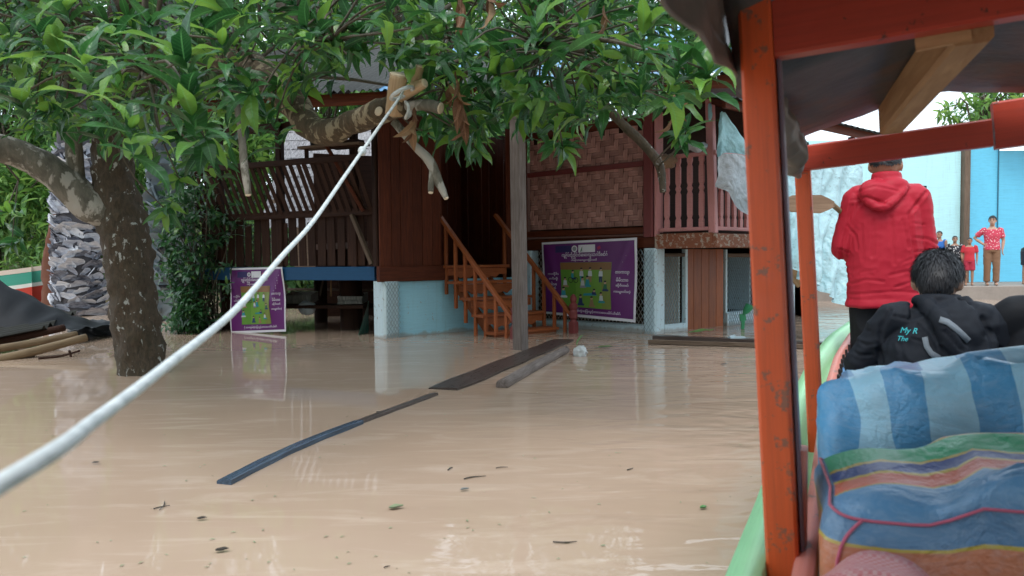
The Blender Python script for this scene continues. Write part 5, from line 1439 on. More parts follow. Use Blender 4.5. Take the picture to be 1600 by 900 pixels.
# tarpaulin edge, rolled and crumpled along the left side of the roof
def crumple(nm, pts, rad, mat, amp, seed, parent=boat, n=18, freq=9):
    P_, R__ = smooth_path(pts, rad, 10); mb = MB(); mb.tube(P_, R__, n); k = 0
    for i, p in enumerate(P_):
        for j in range(n):
            q = mb.v[k]; d = q - p
            f = 1 + amp * (1.2 * noise.noise(q * freq + V((seed, 0, 0))) + .8 * (1 - 2.2 * abs(noise.noise(q * freq * 1.7 + V((0, seed, 0))))) * .5); mb.v[k] = p + d * f; k += 1
    return mb.build(nm, mat, parent, smooth=True)
M['tarp_beige'] = plain('beige grey tarpaulin', (.22, .19, .165), .5, 9, .7, 30, .35)
def flap(u_, v_):
    s = -2.5 + 4.14 * u_; end = min(1, (1 - u_) * 9); n1 = noise.noise(V((s * 5, v_ * 1.5, 3))); n2 = noise.noise(V((s * 13, v_ * 5, 8)))
    return B(s + .03 * n1, -.165 - .016 * math.sin(v_ * 2.6) - .022 * n1 * v_ - .010 * n2, 1.60 - v_ * (.165 + .02 * end) - .015 * n1)
mb = MB(); mb.grid(flap, 150, 14); o = mb.build('roof_edge_flap', M['tarp_beige'], roofo, smooth=True); mo = o.modifiers.new('t', 'SOLIDIFY'); mo.thickness = .005
crumple('roof_edge_flap', [B(1.78, -.125, 1.46), B(2.0, -.125, 1.41), B(2.25, -.12, 1.36), B(2.45, -.115, 1.31)], [.014, .03, .036, .012], M['tarp_beige'], .75, 7, roofo, 28, 16)
crumple('roof_edge_roll', [B(1.62, -.15, 1.49), B(2.1, -.15, 1.47), B(2.6, -.14, 1.44)], [.022, .022, .02], M['roof_tarp'], .5, 9, roofo)
for (s, t, u) in ((1.86, .52, 1.52), (2.1, .55, 1.51)):
    mb = MB(); mb.ball(B(s, t, roof_u(s, t) - .012), (.035, .02, .008), 10, 6); o = mb.build('roof_patch', plain('blue plastic patch', (.04, .25, .55), .4), roofo, smooth=True)
# ribs inside the left side
def rib(s, t0, u0, u1, w_, mat, lean=0):
    mb = MB(); pts = [B(s, t0, u0), B(s, t0 - .02 + lean * .5, (u0 + u1) / 2), B(s, t0 + lean, u1)]
    mb.beam(pts[0], pts[1], w_, .05, up=bA); mb.beam(pts[1], pts[2], w_, .05, up=bA); return mb.build('rib', mat, boat)
rib(1.62, -.075, .1, .66, .035, M['salmon'], -.01); rib(2.22, -.115, .1, .72, .03, M['rough_wood'], -.03); rib(1.95, -.13, .1, .60, .02, M['grey_wood'], -.02)

# ================================================================== BAGS in the boat
def stripes(name, stops, axis, scale, off, rough=.38, wob=.05):
    """woven plastic sacking with printed stripes along the bag's own axis"""
    m, t, b = new_mat(name)
    a = nd(t, 'ShaderNodeAttribute', attribute_name='gc'); sp = nd(t, 'ShaderNodeSeparateXYZ'); t.links.new(a.outputs['Vector'], sp.inputs[0])
    v = mth(t, 'ADD', mth(t, 'MULTIPLY', sp.outputs[axis], scale), off)
    n = tex_noise(t, coords(t, 'gc'), 9, 3); v = mth(t, 'ADD', v, mth(t, 'MULTIPLY', mth(t, 'SUBTRACT', n, .5), wob))
    c = ramp(t, mth(t, 'FRACT', v), stops, 'CONSTANT')
    n2 = tex_noise(t, coords(t, 'gc', (1, 1, 2.5)), 22, 6, .75, .8); c = mixc(t, mth(t, 'MULTIPLY', ramp(t, n2, [(.45, (0, 0, 0)), (.8, (1, 1, 1))]), .25), c, (.62, .68, .72)); 
    n3 = tex_noise(t, coords(t, 'gc'), 6, 5); c = mixc(t, mth(t, 'MULTIPLY', ramp(t, n3, [(.5, (0, 0, 0)), (.8, (1, 1, 1))]), .35), c, (.10, .09, .08))
    t.links.new(c, b.inputs['Base Color']); b.inputs['Roughness'].default_value = rough
    vx = mth(t, 'MULTIPLY', mth(t, 'SINE', mth(t, 'MULTIPLY', sp.outputs[0], 900.0)), mth(t, 'SINE', mth(t, 'MULTIPLY', sp.outputs[2], 900.0)))
    cr = tex_noise(t, coords(t, 'gc', (1, .5, 1.6)), 15, 4, .55, 1.4)
    bump(t, b, mth(t, 'ADD', mth(t, 'MULTIPLY', cr, 1.2), mth(t, 'MULTIPLY', ramp(t, mth(t, 'ABSOLUTE', mth(t, 'SUBTRACT', n3, .5)), [(0, (1, 1, 1)), (.05, (0, 0, 0))]), .35)), .42, .010); return m
def rbox(cs, ct, cu, ls, lt, lu, e=3.2, nu=44, nv=30, amp=.02, seed=1, slump=.15, topfn=None, shear=0):
    """a soft box in boat coordinates (superellipsoid, creased)"""
    vs, gs, fs = [], [], []
    for j in range(nv + 1):
        th = math.pi * j / nv
        for k in range(nu):
            ph = 2 * math.pi * k / nu
            sg = lambda x, p: math.copysign(abs(x) ** p, x)
            x = sg(math.sin(th), 2 / e) * sg(math.cos(ph), 2 / e); y = sg(math.sin(th), 2 / e) * sg(math.sin(ph), 2 / e); z = -sg(math.cos(th), 2 / e)
            q = V((x * ls, y * lt, z * lu)); 
            f = noise.noise(q * 4 + V((seed, 0, 0))) * 1.2 + .7 * (1 - 2.4 * abs(noise.noise(V((q.x * 7, q.y * 5, q.z * 6)) + V((0, seed, 0))))) + .5 * noise.noise(q * 12 + V((0, 0, seed)))
            dz = topfn(y) * max(0, z) if topfn else 0
            bul = 1 + slump * (1 - z * z) 
            p = V((cs + x * ls * bul + x * amp * f + shear * y * lt, ct + y * lt + y * amp * f, cu + z * lu + dz + max(0, z) * amp * f))
            vs.append(B(*p)); gs.append((q.x, q.y, q.z))
    for j in range(nv):
        for k in range(nu): fs.append((j * nu + k, j * nu + (k + 1) % nu, (j + 1) * nu + (k + 1) % nu, (j + 1) * nu + k))
    mb = MB(); mb.add(vs, fs, gs); return mb
bl, bd = (.36, .66, .84), (.10, .35, .62)
M['bag_blue'] = stripes('blue striped sacking', [(0, bl), (.5, bd)], 1, 1 / .17, .12, .3)
o = rbox(2.20, .55, .40, .21, .62, .35, 6.0, 72, 44, .034, 3, .05, lambda y: .05 * math.sin(y * 3.4 + .6) + .03).build('striped_bag', M['bag_blue'], smooth=True)
tag(o, 'large light and mid blue striped bag behind the multicoloured one', 'bag')
cst = [(0, (.11, .22, .36)), (.20, (.50, .38, .06)), (.225, (.40, .17, .10)), (.40, (.50, .38, .06)), (.425, (.05, .09, .28)), (.48, (.50, .36, .08)), (.52, (.05, .32, .16)), (.66, (.50, .38, .06)), (.685, (.52, .24, .26)), (.80, (.40, .17, .10)), (.90, (.05, .09, .28)), (.95, (.50, .36, .08))]
M['bag_multi_f'] = stripes('multicolour striped sacking, side', [(0, (.11, .23, .38)), (.125, (.50, .38, .06)), (.14, (.55, .19, .09)), (.33, (.05, .09, .28)), (.35, (.50, .36, .08)), (.44, (.05, .32, .16)), (.6, (.42, .17, .10)), (.8, (.11, .23, .38))], 2, -1 / .40, .625, .36, .02)
M['bag_multi_t'] = stripes('multicolour striped sacking, top', [(0, (.5, .16, .24)), (.03, (.11, .26, .44)), (.33, (.50, .38, .06)), (.35, (.58, .15, .10)), (.52, (.50, .38, .06)), (.54, (.04, .07, .24)), (.62, (.50, .36, .08)), (.64, (.05, .34, .17)), (.80, (.5, .38, .1)), (.83, (.5, .2, .25))], 0, 1 / .36, .5, .36, .10)
mb = rbox(1.70, .645, .335, .17, .68, .28, 10.0, 60, 40, .026, 8, .04, lambda y: .06 * math.exp(-((y + .35) / .34) ** 2) - .05 * y - .03, .22)
# upper faces take the top print
nu = 60; mb.m = [1 if (i // nu) >= 27 else 0 for i in range(len(mb.f))]
root = thing('multicolour_bag', 'multicoloured striped bag with a pink zip edge in the foreground', 'bag', B(1.70, .62, .08))
mb.build('body', [M['bag_multi_f'], M['bag_multi_t']], root, smooth=True)
M['pink'] = fabric('pink binding', (.55, .13, .20), .6)
ring = [mb.v[27 * nu + k] for k in range(nu)]; cc = sum(ring, V((0, 0, 0))) / nu
ring = [cc + (p - cc) * 1.012 for p in ring] ; ring.append(ring[0])
zb = MB(); zb.tube(ring, .003, 6, False); zb.build('zip_binding', M['pink'], root, smooth=True)
vert = [cc + (mb.v[j * nu + 38] - cc) * 1.012 for j in range(6, 28)]
zb = MB(); zb.tube(vert, .003, 6); zb.build('corner_binding', M['pink'], root, smooth=True)
def check_mat():
    m, t, b = new_mat('pink checked sacking')
    ck = nd(t, 'ShaderNodeTexChecker'); ck.inputs['Scale'].default_value = 150; t.links.new(coords(t, 'gc'), ck.inputs['Vector'])
    ck.inputs[1].default_value = (.55, .17, .18, 1); ck.inputs[2].default_value = (.62, .36, .35, 1); t.links.new(ck.outputs[0], b.inputs['Base Color']); b.inputs['Roughness'].default_value = .5
    bump(t, b, tex_noise(t, coords(t, 'gc'), 26, 4), .4, .006); return m
o = rbox(1.30, .065, .305, .10, .13, .26, 2.6, 36, 24, .03, 5, .1).build('pink_sack', check_mat(), smooth=True); tag(o, 'pink checked sack at the bottom edge beside the orange post', 'sack')
# ================================================================== PEOPLE
from mathutils.bvhtree import BVHTree
def skin_mat(name, c):
    m, t, b = new_mat(name); n = tex_noise(t, coords(t, 'pos'), 18, 4)
    t.links.new(mixc(t, mth(t, 'MULTIPLY', n, .35), c, (c[0] * .7, c[1] * .55, c[2] * .5)), b.inputs['Base Color']); b.inputs['Roughness'].default_value = .5
    b.inputs['Subsurface Weight'].default_value = .08; b.inputs['Subsurface Radius'].default_value = (.02, .008, .004); return m
M['skin'] = skin_mat('brown skin', (.36, .20, .13)); M['skin_l'] = skin_mat('light brown skin', (.46, .28, .20))
m, t, b = new_mat('black hair'); b.inputs['Base Color'].default_value = (.012, .013, .017, 1); b.inputs['Roughness'].default_value = .55; M['hair'] = m
M['eye'] = plain('dark eye', (.02, .015, .012), .2, 8, .1, 0, 0); M['lip'] = plain('lips', (.30, .10, .09), .5, 8, .1, 0, 0)

def hand(mb, w_, d, nrm, k, side, curl=.5):
    """palm, four unequal bent fingers and a thumb that leaves the side of the palm"""
    d = d.normalized(); nrm = (nrm - d * nrm.dot(d)).normalized(); x = d.cross(nrm)
    mb.loft([(w_, x * .026 * k, nrm * .018 * k), (w_ + d * .03 * k, x * .036 * k, nrm * .017 * k), (w_ + d * .085 * k, x * .042 * k, nrm * .014 * k), (w_ + d * .095 * k, x * .038 * k, nrm * .010 * k)], n=14)
    for i, L in enumerate((.062, .072, .068, .052)):
        o = w_ + d * .088 * k + x * ((i - 1.5) * .021 * k); a1, a2 = curl * .7, curl * 1.6
        p1 = o + (d * math.cos(a1) - nrm * math.sin(a1)) * L * .5 * k; p2 = p1 + (d * math.cos(a2) - nrm * math.sin(a2)) * L * .5 * k
        mb.tube([o - d * .02 * k, o, p1, p2], [.010 * k, .010 * k, .009 * k, .0075 * k], 8)
    o = w_ + d * .03 * k + x * (side * .034 * k); p1 = o + (d * .75 + x * side * .6 - nrm * .3) * .04 * k; p2 = p1 + (d * .9 + x * side * .15 - nrm * .4) * .03 * k
    mb.tube([w_ + d * .02 * k + x * side * .02 * k, o, p1, p2], [.013 * k, .012 * k, .010 * k, .008 * k], 8)

def person(label, pos, yaw, H, J, skin, shirt, pants, group=None, voxel=.012, sleeve='short', hair='short', hat=None, face=True, tors=None, wr_s=None, wr_p=None, collar=0, pant_len=1.0, shoe=None, name='person', extra_shirt=None, vclo=None, arm_r=1.0, slack=1.0):
    k = H / 1.7
    Rm = Matrix.Rotation(yaw, 3, 'Z'); pos = V(pos)
    T = lambda p: pos + Rm @ (V(p) * k)
    D = lambda v: Rm @ V(v)
    vclo = vclo or voxel
    root = thing(name, label, 'person', pos, group)
    # ---- body, one skin
    mb = MB(); hx = V(J['head']); hd = V(J.get('look', (0, 1, 0))).normalized(); hup = V(J.get('hup', (0, 0, 1))); side = hd.cross(hup).normalized(); hup = side.cross(hd)
    Hc = T(hx); sx, sy, sz = D(side), D(hd), D(hup); HR = Matrix((sx, sy, sz)).transposed()
    hp = lambda x, y, z: Hc + (sx * x + sy * y + sz * z) * k
    mb.ball(Hc + sz * .018 * k - sy * .008 * k, V((.075, .092, .098)) * k, 20, 14, HR)
    mb.loft([(hp(0, .015, -.02), sx * .068 * k, sy * .072 * k), (hp(0, .022, -.06), sx * .06 * k, sy * .068 * k), (hp(0, .034, -.095), sx * .042 * k, sy * .05 * k), (hp(0, .04, -.112), sx * .022 * k, sy * .028 * k)], n=16)
    if face:
        mb.loft([(hp(0, .083, .028), sx * .010 * k, sy * .010 * k), (hp(0, .096, .0), sx * .013 * k, sy * .012 * k), (hp(0, .104, -.018), sx * .018 * k, sy * .013 * k), (hp(0, .09, -.028), sx * .014 * k, sy * .008 * k)], n=10)
        mb.tube([hp(-.05, .073, .036), hp(0, .089, .038), hp(.05, .073, .036)], .010 * k, 8)
        mb.tube([hp(-.028, .082, -.062), hp(0, .090, -.060), hp(.028, .082, -.062)], .010 * k, 8)
    for sg in (-1, 1):
        mb.ball(hp(sg * .079, -.008, -.005), V((.014, .022, .034)) * k, 10, 8, HR @ Matrix.Rotation(sg * .3, 3, 'Z'))
    nk = V(J['neck']); ch = V(J['chest']); pv = V(J['pelvis'])
    mb.tube([T(nk + V((0, 0, -.05))), T(nk), T(hx + V((0, -.012, -.05)))], [.062 * k, .055 * k, .052 * k], 12)
    tr = tors or [(pv + V((0, 0, -.03)), .155, .105), (pv + V((0, 0, .10)), .145, .10), (pv.lerp(ch, .6), .135, .095), (ch, .155, .105), (ch + (nk - ch) * .65, .15, .085), (nk + V((0, 0, -.02)), .06, .06)]
    mb.loft([(T(c), D((rx * k, 0, 0)), D((0, ry * k, 0))) for c, rx, ry in tr], n=18)
    for sg, nm in ((-1, 'L'), (1, 'R')):
        sh, el, wr = map(V, J['arm' + nm]); hdv = V(J.get('hand' + nm, wr - el)); pn = V(J.get('palm' + nm, (0, 0, 1)))
        mb.tube([T(sh + V((-sg * .03, 0, .0))), T(sh), T(sh.lerp(el, .5)), T(el), T(el.lerp(wr, .35)), T(wr)], [x * k for x in (.05, .052, .045, .038, .038, .026)], 12)
        hand(mb, T(wr), D(hdv), D(pn), k, -sg, J.get('curl', .5))
        hi, kn, an = map(V, J['leg' + nm]); toe = V(J.get('toe' + nm, (0, .17, -.03)))
        mb.tube([T(hi), T(hi.lerp(kn, .4)), T(kn), T(kn.lerp(an, .35)), T(an)], [x * k for x in (.082, .075, .052, .052, .034)], 12)
        mb.tube([T(an + V((0, -.03, -.03)) if toe.y else an), T(an + V((0, .02, -.035))), T(an + toe * .6 + V((0, 0, -.02))), T(an + toe)], [x * k for x in (.036, .036, .036, .026)], 10)
    body = mb.build('body', skin, root); fuse(body, voxel, 2)
    if face:
        for sg in (-1, 1):
            e = MB(); e.ball(hp(sg * .031, .083, .016), V((.013, .006, .007)) * k, 10, 6, HR); e.build('eye', M['eye'], body, smooth=True)
            e = MB(); e.tube([hp(sg * .014, .095, .036), hp(sg * .034, .090, .042), hp(sg * .05, .078, .036)], [.003 * k, .004 * k, .002 * k], 6); e.build('eyebrow', M['hair'], body, smooth=True)
        e = MB(); e.ball(hp(0, .094, -.061), V((.022, .006, .007)) * k, 10, 6, HR); e.build('mouth', M['lip'], body, smooth=True)
    # ---- hair: a cap of many short locks
    rg = random.Random(int(abs(pos.x * 100)) + len(label)); hb = MB()
    hb.ball(Hc + sz * .026 * k - sy * .014 * k, V((.080, .097, .099)) * k, 18, 12, HR) if False else None
    cap = MB(); n_, m_ = 26, 16; vs, fs = [], []
    ra = V((.083, .100, .106)) * k; cen = Hc + sz * .020 * k - sy * .012 * k
    nape = J.get('nape', -.35)
    def incap(q): return q.z > (nape if q.y < .1 else (.42 if q.y > .55 else nape + (q.y - .1) * 1.7))
    cnt = {'short': 750, 'thick': 7500, 'bun': 800, 'crop': 600}[hair]
    ln = {'short': .022, 'thick': .050, 'bun': .03, 'crop': .012}[hair] * k
    for i in range(cnt):
        z = rg.uniform(-.75, 1); a = rg.uniform(0, 6.283); r = math.sqrt(max(0, 1 - z * z)); q = V((r * math.cos(a), r * math.sin(a), z))
        if not incap(q) or (abs(q.x) > .78 and q.z < .02): continue
        out = (sx * q.x + sy * q.y + sz * q.z); base = cen + sx * q.x * ra.x * .96 + sy * q.y * ra.y * .96 + sz * q.z * ra.z * .96
        flow = (V((0, 0, 0)) - sz * (.9 - .5 * q.z) - sy * .15 + sx * q.x * .2 + V((rg.gauss(0, .16), rg.gauss(0, .16), rg.gauss(0, .12)))).normalized()
        flow = (flow - out * flow.dot(out)).normalized(); t_ = out.cross(flow); wl = ln * .05 if hair == 'thick' else ln * .3
        L = ln * rg.uniform(.6, 1.2)
        p0, p1, p2 = base - out * .002 * k, base + flow * L * .5 + out * (L * .13), base + flow * L + out * (L * rg.uniform(.0, .16))
        hb.add([p0 - t_ * wl, p0 + t_ * wl, p1 + t_ * wl * .9 + out * wl * .2, p1 - t_ * wl * .9 + out * wl * .2, p2], [(0, 1, 2, 3), (3, 2, 4)])
    th_, ph_ = 14, 22; b0 = len(hb.v); pts = []
    for j in range(th_ + 1):
        for i in range(ph_):
            z = 1 - 1.9 * j / th_; a = 2 * math.pi * i / ph_; r = math.sqrt(max(0, 1 - z * z)); q = V((r * math.cos(a), r * math.sin(a), z)); pts.append((q, cen + sx * q.x * ra.x + sy * q.y * ra.y + sz * q.z * ra.z))
    ff = []
    for j in range(th_):
        for i in range(ph_):
            ids = (j * ph_ + i, j * ph_ + (i + 1) % ph_, (j + 1) * ph_ + (i + 1) % ph_, (j + 1) * ph_ + i)
            if all(incap(pts[x][0]) for x in ids): ff.append(ids)
    hb.add([p for _, p in pts], ff)
    if hair == 'bun': hb.ball(hp(0, -.10, .03), V((.045, .035, .045)) * k, 12, 8)
    hb.build('hair', M['hair'], root, smooth=True)
    # ---- shirt / jacket
    sb = MB(); g = .018 * slack
    st = J.get('shirt') or [(c, rx + g, ry + g) for c, rx, ry in tr[:-1]]
    sb.loft([(T(c), D((rx * k, 0, 0)), D((0, ry * k, 0))) for c, rx, ry in st], n=22, e=2.3)
    if collar: sb.tube([T(nk + V((0, -.01, -.05))), T(nk + V((0, -.008, collar)))], [.085 * k, .073 * k], 16)
    for sg, nm in ((-1, 'L'), (1, 'R')):
        sh, el, wr = map(V, J['arm' + nm])
        if sleeve == 'long':
            pts, rr = smooth_path([T(sh + V((-sg * .05, 0, .005))), T(sh), T(sh.lerp(el, .55)), T(el), T(el.lerp(wr, .5)), T(el.lerp(wr, .93))], [x * k * arm_r for x in (.085, .080, .074, .066, .058, .045)], 4); sb.tube(pts, rr, 16)
        elif sleeve == 'short':
            sb.tube([T(sh + V((-sg * .04, 0, 0))), T(sh), T(sh.lerp(el, .35)), T(sh.lerp(el, .72))], [x * k for x in (.066, .066, .064, .066)], 14)
        else:
            sb.tube([T(sh + V((-sg * .05, 0, 0))), T(sh + V((sg * .01, 0, .0)))], [.06 * k, .058 * k], 12)
    if extra_shirt: extra_shirt(sb, T, D, k)
    so = sb.build('jacket' if sleeve == 'long' else 'shirt', shirt, root); fuse(so, vclo, 2, wr_s or [((9, 9, 6), .004 * k, 'fold')])
    # ---- trousers
    pb = MB()
    pb.loft([(T(pv + V((0, 0, .10))), D((.158 * k, 0, 0)), D((0, .112 * k, 0))), (T(pv), D((.168 * k, 0, 0)), D((0, .122 * k, 0))), (T(pv + V((0, 0, -.08))), D((.160 * k, 0, 0)), D((0, .118 * k, 0)))], n=18)
    for sg, nm in ((-1, 'L'), (1, 'R')):
        hi, kn, an = map(V, J['leg' + nm])
        if pant_len > .95: pts = [T(hi + V((0, 0, .04))), T(hi.lerp(kn, .4)), T(kn), T(kn.lerp(an, .5)), T(kn.lerp(an, .93))]; rr = [.098, .092, .078, .072, .072]
        else: pts = [T(hi + V((0, 0, .04))), T(hi.lerp(kn, .4)), T(hi.lerp(kn, pant_len))]; rr = [.098, .095, .092]
        pb.tube(pts, [x * k for x in rr], 14)
    po = pb.build('trousers' if pant_len > .95 else 'shorts', pants, root); fuse(po, vclo, 2, wr_p or [((8, 8, 7), .005 * k, 'fold')])
    return root, T, so

def stand(arms=None, **kw):
    J = dict(pelvis=(0, 0, .90), chest=(0, .0, 1.22), neck=(0, -.005, 1.45), head=(0, .02, 1.585), look=(0, 1, 0),
             armL=[(-.185, 0, 1.385), (-.235, -.02, 1.10), (-.225, .05, .86)], armR=[(.185, 0, 1.385), (.235, -.02, 1.10), (.225, .05, .86)], handL=(0, .1, -1), handR=(0, .1, -1), palmL=(1, 0, 0), palmR=(-1, 0, 0),
             legL=[(-.085, 0, .88), (-.095, .01, .48), (-.095, -.01, .07)], legR=[(.085, 0, .88), (.095, .01, .48), (.095, -.01, .07)])
    if arms: J.update(arms)
    J.update(kw); return J

# ---- man standing in the bow, red hooded jacket, seen from behind
M['red_jacket'] = fabric('red jacket cloth', (.46, .018, .038), .55, 600, .35, 0, .08); M['black_cloth'] = fabric('black cloth', (.010, .011, .014), .7, 500, .3, 0)
M['navy_cloth'] = fabric('dark navy cloth', (.012, .015, .022), .7, 500, .3, 0)
pm = at(1383, 400, 4.1); pm.z = B(4.6, .1, .075).z - .025
Jm = stand(dict(armL=[(-.15, 0, 1.345), (-.215, .02, 1.07), (-.14, .26, 1.17)], armR=[(.15, 0, 1.345), (.21, .03, 1.06), (.13, .27, 1.08)], handL=(.75, .5, .1), handR=(-.7, .6, .1), palmL=(.2, -.8, .4), palmR=(0, -.8, .4)), look=(.15, 1, -.1), nape=-.25, head=(0, .025, 1.545))
Jm['shirt'] = [(V((0, 0, .735)), .200, .140), (V((0, 0, .75)), .205, .145), (V((0, 0, .78)), .194, .136), (V((0, 0, .95)), .196, .138), (V((0, 0, 1.15)), .190, .138), (V((0, -.005, 1.28)), .180, .128), (V((0, -.005, 1.37)), .135, .105), (V((0, -.005, 1.43)), .10, .085)]
def hood(sb, T, D, k):
    sb.ball(T(V((-.035, -.112, 1.365))), V((.118, .050, .072)) * k, 18, 12, Rm_hood)
    sb.ball(T(V((-.075, -.085, 1.405))), V((.070, .052, .055)) * k, 16, 10)
    sb.ball(T(V((.035, -.075, 1.415))), V((.080, .045, .050)) * k, 16, 10)
    p_, r_ = smooth_path([T(V(x)) for x in ((-.135, -.06, 1.40), (-.12, -.14, 1.345), (-.045, -.165, 1.295), (.03, -.15, 1.335), (.085, -.10, 1.405))], [.014, .017, .018, .016, .012], 5); sb.tube(p_, [r * k for r in r_], 10)
Rm_hood = Matrix.Rotation(.30, 3, 'Y')
yaw_m = -AZ + .10
man, Tm, jk = person('man in a red hooded jacket standing in the bow of the boat', pm, yaw_m, 1.645, Jm, M['skin'], M['red_jacket'], M['black_cloth'], sleeve='long', hair='short', voxel=.011, vclo=.0085, collar=.05, extra_shirt=hood, slack=1.2, arm_r=.98,
       wr_s=[((8, 8, 2.6), .005, 'fold'), ((13, 13, 24), .0016, 'fold'), ((5, 5, 9), .003, 'fold')], wr_p=[((9, 9, 6), .008, 'fold')])
def creases(o, pos, yaw, kk, lines, px0, d, back=True):
    """press folds into a garment: each line is a chain of (pixel column, row) read off the back, turned into the wearer's own x and z"""
    inv = Matrix.Rotation(-yaw, 3, 'Z'); f = d / F_PX
    cv = lambda q: ((q[0] - px0) * f / kk, (CAM.z - (q[1] - 400) * f - pos.z) / kk)
    L = [([cv(q) for q in ln], w_ / kk, a_) for ln, w_, a_ in lines]; off = ORG[o]; nr = [v.normal.copy() for v in o.data.vertices]
    for v in o.data.vertices:
        p = inv @ (v.co + off - pos) / kk
        if p.y > .06: continue
        tot = 0
        for ln, w_, a_ in L:
            best = 9
            for (x0, z0), (x1, z1) in zip(ln, ln[1:]):
                dx, dz = x1 - x0, z1 - z0; u = max(0, min(1, ((p.x - x0) * dx + (p.z - z0) * dz) / (dx * dx + dz * dz))); ex_, ez_ = p.x - x0 - u * dx, p.z - z0 - u * dz
                best = min(best, ex_ * ex_ + ez_ * ez_)
            q = best / (w_ * w_)
            if q < 9: tot += a_ * (math.exp(-q) - .55 * math.exp(-((math.sqrt(q) - 1.7) ** 2) * 1.5))
        if tot: v.co += nr[v.index] * tot * .72
    o.data.update()
    mo = o.modifiers.new('s', 'SMOOTH'); mo.factor = .4; mo.iterations = 2; mod_eval(o)
creases(jk, pm, yaw_m, 1.645 / 1.7, [
    ([(1437, 302), (1412, 335), (1415, 368), (1421, 400), (1433, 432)], .009, -.014), ([(1332, 318), (1325, 359), (1318, 390), (1328, 441)], .009, -.013),
    ([(1419, 372), (1440, 374), (1458, 383)], .007, -.009), ([(1422, 394), (1440, 393), (1458, 401)], .007, -.009), ([(1417, 350), (1436, 352)], .006, -.007), ([(1425, 412), (1445, 408)], .006, -.007),
    ([(1311, 405), (1328, 418)], .006, -.008), ([(1314, 388), (1330, 394)], .006, -.008), ([(1320, 425), (1332, 430)], .006, -.006), ([(1325, 350), (1338, 368), (1341, 390)], .007, -.007),
    ([(1330, 461), (1392, 455), (1437, 458)], .006, -.008), ([(1333, 444), (1352, 437), (1377, 440)], .007, -.008), ([(1392, 449), (1415, 441), (1437, 443)], .007, -.009), ([(1385, 430), (1410, 424), (1425, 428)], .007, -.007),
    ([(1345, 425), (1365, 421)], .006, -.005), ([(1400, 412), (1418, 404)], .006, -.006), ([(1362, 345), (1360, 400)], .010, -.005), ([(1386, 340), (1391, 412)], .010, -.006), ([(1402, 345), (1411, 388)], .008, -.007), ([(1345, 350), (1347, 405)], .009, -.004),
    ([(1330, 312), (1350, 308), (1382, 322)], .006, -.009), ([(1336, 300), (1362, 292), (1395, 300)], .006, -.007), ([(1352, 330), (1378, 327)], .005, -.005), ([(1332, 469), (1385, 467), (1437, 469)], .004, -.005)], 1383, 4.0)
# ---- paddle in his hands
g0 = Tm(V((-.10, .33, 1.20))); g1 = Tm(V((.10, .36, 1.14))); e0 = at(1228, 318, 4.02)
pad = thing('paddle', 'wooden paddle held level by the man in red', 'paddle', g0)
mb = MB(); mb.tube([g1 + (g1 - g0) * .6, g0, at(1300, 319, 4.06)], .014, 10); mb.build('shaft', M['bamboo'], pad, smooth=True)
bc = (at(1230, 318, 4.02), at(1296, 319, 4.05)); ex = (bc[1] - bc[0]); L = ex.length; ex /= L; ey = Z - ex * Z.dot(ex)
outl = [(0, -.03), (.0, .03), (.03, .045), (L * .8, .05), (L, .03), (L + .03, .014), (L + .03, -.014), (L, -.03), (L * .8, -.05), (.03, -.045)]
mb = MB(); mb.prism(outl[::-1], bc[0], ex, ey, V((0, .02, 0))); mb.build('blade', wood('paddle blade wood', (.28, .17, .11), (.45, .30, .20), .6), pad)

# ---- man sitting in the boat, black hooded jacket, seen from behind
ps = at(1470, 400, 2.78); ps.z = B(2.9, .25, .075).z
def sit(dz=0):
    return dict(pelvis=(0, 0, .33), chest=(0, .07, .57), neck=(0, .13, .775), head=(0, .175, .855), look=(.12, 1, -.30), nape=-.55,
             armL=[(-.16, .08, .70), (-.275, .11, .51), (-.2, .36, .45)], armR=[(.16, .08, .70), (.25, .12, .50), (.18, .36, .45)], handL=(.5, .7, -.2), handR=(-.5, .7, -.2), palmL=(.2, .2, 1), palmR=(-.2, .2, 1),
             legL=[(-.09, .02, .30), (-.17, .43, .42), (-.15, .46, .09)], legR=[(.09, .02, .30), (.17, .43, .42), (.15, .46, .09)])
Js = sit()
tr = [(V((0, 0, .26)), .17, .13), (V((0, .0, .38)), .16, .12), (V((0, .04, .52)), .15, .11), (V((0, .08, .61)), .155, .105), (V((0, .11, .70)), .13, .085), (V((0, .13, .76)), .06, .06)]
Js['shirt'] = [(V((0, -.01, .24)), .20, .155), (V((0, -.02, .34)), .205, .155), (V((0, .01, .48)), .205, .145), (V((0, .05, .60)), .195, .132), (V((0, .085, .685)), .15, .105), (V((0, .115, .75)), .09, .08)]
def hood2(sb, T, D, k):
    rim = [(-.07, .11, .79), (-.03, .03, .76), (.005, -.04, .70), (.05, -.075, .61), (.11, -.07, .56), (.145, -.02, .61), (.13, .05, .70), (.08, .12, .785)]
    p_, r_ = smooth_path([T(V(x)) for x in rim], [.022, .028, .030, .032, .032, .032, .030, .024], 5); sb.tube(p_, [r * k for r in r_], 12)
    sb.loft([(T(V((.03, .03, .775))), D((.07 * k, 0, .0)), D((0, .035 * k, .025 * k))), (T(V((.06, -.01, .70))), D((.08 * k, 0, 0)), D((0, .05 * k, .03 * k))), (T(V((.07, -.03, .61))), D((.065 * k, 0, 0)), D((0, .045 * k, .02 * k)))], n=16)
seated, Ts, jk2 = person('man in a black hooded jacket with cyan script sitting behind the bags', ps, -AZ - .02, 1.70, Js, M['skin_l'], M['navy_cloth'], M['black_cloth'], sleeve='long', hair='thick', voxel=.010, vclo=.0075, collar=.03, tors=tr, extra_shirt=hood2, arm_r=.86,
       wr_s=[((8, 8, 11), .007, 'fold'), ((22, 22, 16), .0035, 'fold'), ((3, 3, 3), .004, 'n')])
